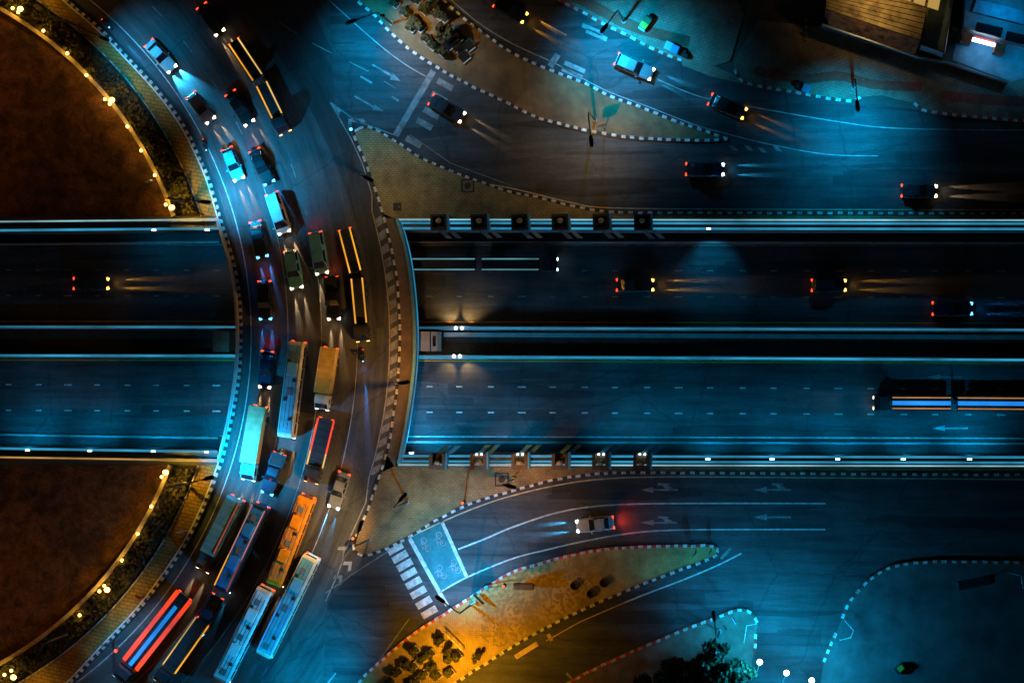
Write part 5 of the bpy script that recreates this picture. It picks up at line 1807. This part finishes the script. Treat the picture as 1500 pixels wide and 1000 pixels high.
AA = (('strip_amber', 'strip_amber'),) * 2
trail_road_train([(507, 336), (525, 405), (534, 500)], 'made-up drawbar lorry with amber light trail strips in the outer lane on the bridge', G1, (.68, -.68), (('strip_amber', 'strip_amber'), ('strip_amber', 'strip_amber')))
trail_road_train([(345, 62), (385, 122), (421, 196)], 'made-up drawbar lorry with amber and gold light trail strips at the top of the curve', G1, (.68, -.68), (('strip_gold', 'strip_amber'), ('strip_gold', 'strip_amber')))

# --- underpass
ZU = DEPTH + .02
vehicle('car', kit('sedan'), (110, 415.5), (162, 415.5), 'charcoal sedan with gold headlights before the bridge in the sunken highway', 'car', G2, 'charcoal', head='head_amber', beam=2.6, z0=ZU, beam_w=5)
vehicle('car', kit('sedan'), (905, 417.5), (957, 417.5), 'charcoal sedan with amber headlights alone in the far lane of the sunken highway', 'car', G2, 'charcoal', head='head_amber', beam=2.6, z0=ZU, beam_w=5)
vehicle('car', kit('hatch'), (1190, 418), (1238, 418), 'dark hatchback with amber headlights further along the same far lane', 'car', G2, 'black', head='head_amber', beam=2.2, z0=ZU, beam_w=5)
vehicle('car', kit('suv'), (1368, 452), (1421, 452), 'navy SUV with dim blue headlights next to the median barrier', 'car', G2, 'navy', head='head_blue', beam=.8, z0=ZU, beam_w=6)
trail_road_train([(603, 387.5), (705, 387.5), (818, 387.5)], 'made-up drawbar lorry with blue and amber light trail strips leaving the bridge shade', G2, (.66, -.66), (('strip_dash', 'strip_dash'), ('strip_dash', 'strip_dash')) if glow('strip_dash', (.16, .42, .50), .7) else (), z0=ZU, head='head_cold', beam=.5)
glow('strip_amberdim', (.9, .38, .10), .55)
trail_road_train([(1520, 591), (1395, 590), (1279, 589.5)], 'made-up drawbar lorry with amber and blue light trail strips on the sunken highway', G2, (.66, -.66, 0), (('strip_amberdim', 'strip_amberdim', 'strip_blue'),) * 2, z0=ZU, head='head_warm', beam=.5, wd_=(.14, .14, .5))


# --- slip roads
vehicle('car', kit('sedan'), (1006, 248.5), (1060, 249), 'navy sedan with twin blue beams on the exit road', 'car', G3, 'navy', head='head_cold', beam=3.4, beam_w=5)
vehicle('car', kit('hatch'), (1322, 280), (1370, 280.5), 'dark hatchback with pale warm beams at the far end of the exit road', 'car', G3, 'charcoal', head='head_warm', beam=1.2, beam_w=6)
vehicle('car', kit('sedan'), (632, 146), (680, 174), 'charcoal sedan on the worn zebra crossing of the exit road', 'car', G3, 'charcoal', head='head_warm', beam=1.0, beam_w=6)
vehicle('car', kit('suv'), (905, 88), (955, 110), 'cyan lit grey SUV on the outer road under the cart lamp', 'car', G3, 'grey', head='head_cold', beam=2.6, beam_w=7)
vehicle('car', kit('sedan'), (1040, 146), (1092, 168), 'charcoal sedan with amber beams where the outer road merges', 'car', G3, 'charcoal', head='head_amber', beam=1.2, beam_w=5)
vehicle('car', kit('hatch'), (728, 4), (770, 28), 'black hatchback with gold headlights at the top of the outer road', 'car', G3, 'black', head='head_amber', beam=1.6, beam_w=6)
vehicle('car', kit('sedan'), (899, 764), (846, 770), 'silver sedan with red tail lights braking towards the bike box', 'car', G3, 'silver', head='head_cold', beam=5, beam_w=7, red=7)


# --- motorcycles with riders
def moto_kit():
    k = Kit()
    b = MB()
    b.loft([ring_sec(x, w_, zb, zt, .7) for x, w_, zb, zt in ((-.75, .08, .62, .74), (-.4, .15, .45, .82), (.1, .17, .35, .86), (.45, .13, .4, .95), (.62, .10, .6, 1.0))])
    k.add('body', b, [PAINT['navy']], 'paint')
    k.add('seat', MB().box((-.25, 0, .86), (.75, .26, .1)), ['rubber'])
    k.add('fork', MB().tube([(.62, .08, .3), (.45, .08, 1.0)], .03, 6).tube([(.62, -.08, .3), (.45, -.08, 1.0)], .03, 6), ['steel'])
    k.add('handlebar', MB().tube([(.3, -.36, 1.06), (.45, -.12, 1.02), (.45, .12, 1.02), (.3, .36, 1.06)], .025, 6), ['dark_steel'])
    k.add('headlight', MB().ball((.66, 0, .92), .1), ['head_blue'], 'head')
    k.add('tail_light', MB().box((-.78, 0, .72), (.06, .16, .08)), ['tail_red'], 'tail')
    for x in (.66, -.62):
        k.add('wheel', wheel(x, 0, .3, .11), ['tyre']); k.add('rim', rim_(x, 0, .3, .11), ['rim'])
    k.heads.append((.78, 0, .92))
    k.len = 1.9
    return k


def rider_mesh():
    me = bpy.data.meshes.new('person')
    V = [(-.22, 0, .98), (-.18, 0, 1.15), (-.08, 0, 1.40), (-.02, 0, 1.52), (.02, 0, 1.62), (.04, 0, 1.74)]
    Rr = [.16, .15, .17, .07, .10, .09]
    E = [(i, i + 1) for i in range(5)]
    for s_ in (-1, 1):
        i = len(V)
        V += [(-.05, s_ * .20, 1.42), (.10, s_ * .30, 1.22), (.30, s_ * .33, 1.09)]
        Rr += [.075, .055, .04]
        E += [(2, i), (i, i + 1), (i + 1, i + 2)]
        i = len(V)
        V += [(-.20, s_ * .12, .95), (.22, s_ * .20, .78), (.02, s_ * .20, .38), (.14, s_ * .20, .32)]
        Rr += [.11, .085, .055, .05]
        E += [(0, i), (i, i + 1), (i + 1, i + 2), (i + 2, i + 3)]
        hnd = len(V) - 5
        for f_ in range(4):   # fingers closed over the grip
            i = len(V)
            oy = s_ * (.29 + f_ * .022)
            V += [(.345, oy, 1.10), (.365, oy, 1.06)]
            Rr += [.011, .009]
            E += [(hnd, i), (i, i + 1)]
        i = len(V)
        V += [(.31, s_ * .28, 1.05)]
        Rr += [.012]
        E += [(hnd, i)]
    me.from_pydata(V, E, [])
    o_ = bpy.data.objects.new('person', me)
    COL.objects.link(o_)
    md = o_.modifiers.new('skin', 'SKIN')
    for i, sv in enumerate(me.skin_vertices[0].data):
        sv.radius = (Rr[i], Rr[i])
        sv.use_root = i == 0
    sb = o_.modifiers.new('sub', 'SUBSURF'); sb.levels = 1; sb.render_levels = 1
    dg = bpy.context.evaluated_depsgraph_get()
    ev = bpy.data.meshes.new_from_object(o_.evaluated_get(dg))
    bpy.data.objects.remove(o_)
    ev.materials.clear(); ev.materials.append(mat('rider_clothes', (.03, .035, .05), .8, .3, 3))
    ev.polygons.foreach_set('use_smooth', [True] * len(ev.polygons))
    return ev


MK = moto_kit()
RM = rider_mesh()
HELM = MB().ball((.04, 0, 1.70), .15, 0, 12, 8, (1.1, .95, 1)).mesh('helmet', ['rubber'], True)
VIS = MB().box((.17, 0, 1.69), (.06, .2, .1)).mesh('visor', ['glass'])
for rear, front, lb, bm in (((150, 28), (166, 45), 'at the top of the curve hugging the kerb', 9), ((299, 203), (306, 224), 'hugging the kerb above the bridge', 9), ((533, 510), (534, 532), 'in the outer lane on the bridge', 10)):
    t = vehicle('motorcycle', MK, rear, front, 'dark motorcycle with a blue headlight ' + lb, 'motorcycle', G1, 'navy', head='head_blue', beam=bm, beam_w=4)
    pr = thing('person', 'dark clad rider on the motorcycle ' + lb, 'person', t.location, t.rotation_euler[2], 'motorcycle riders')
    for nm, me in (('body', RM), ('helmet', HELM)):
        o_ = bpy.data.objects.new(nm, me); COL.objects.link(o_); o_.parent = pr
        if nm == 'helmet':
            v_ = bpy.data.objects.new('visor', VIS); COL.objects.link(v_); v_.parent = o_

# ------------------------------------------------------------------ night sky and faint moonlight
wd = bpy.data.worlds.new('World')
S.world = wd
wd.use_nodes = True
nt = wd.node_tree
sky = nt.nodes.new('ShaderNodeTexSky')
sky.sky_type = 'NISHITA'
sky.sun_disc = False
sky.sun_elevation = R(8)
sky.sun_rotation = R(200)
nt.links.new(sky.outputs[0], nt.nodes['Background'].inputs['Color'])
nt.nodes['Background'].inputs['Strength'].default_value = 0.0025
sn = bpy.data.lights.new('sun', 'SUN')
sn.energy = 0.01
sn.angle = R(.5)
sn.color = (1.0, .92, .85)
so = bpy.data.objects.new('sun', sn)
COL.objects.link(so)
so.rotation_euler = (R(82), 0, R(-200))

S.view_settings.view_transform = 'Standard'
S.view_settings.look = 'None'
S.view_settings.exposure = 0
S.view_settings.gamma = 1
S.cycles.use_denoising = True
S.cycles.max_bounces = 5
S.cycles.sample_clamp_indirect = 3
S.cycles.use_light_tree = True
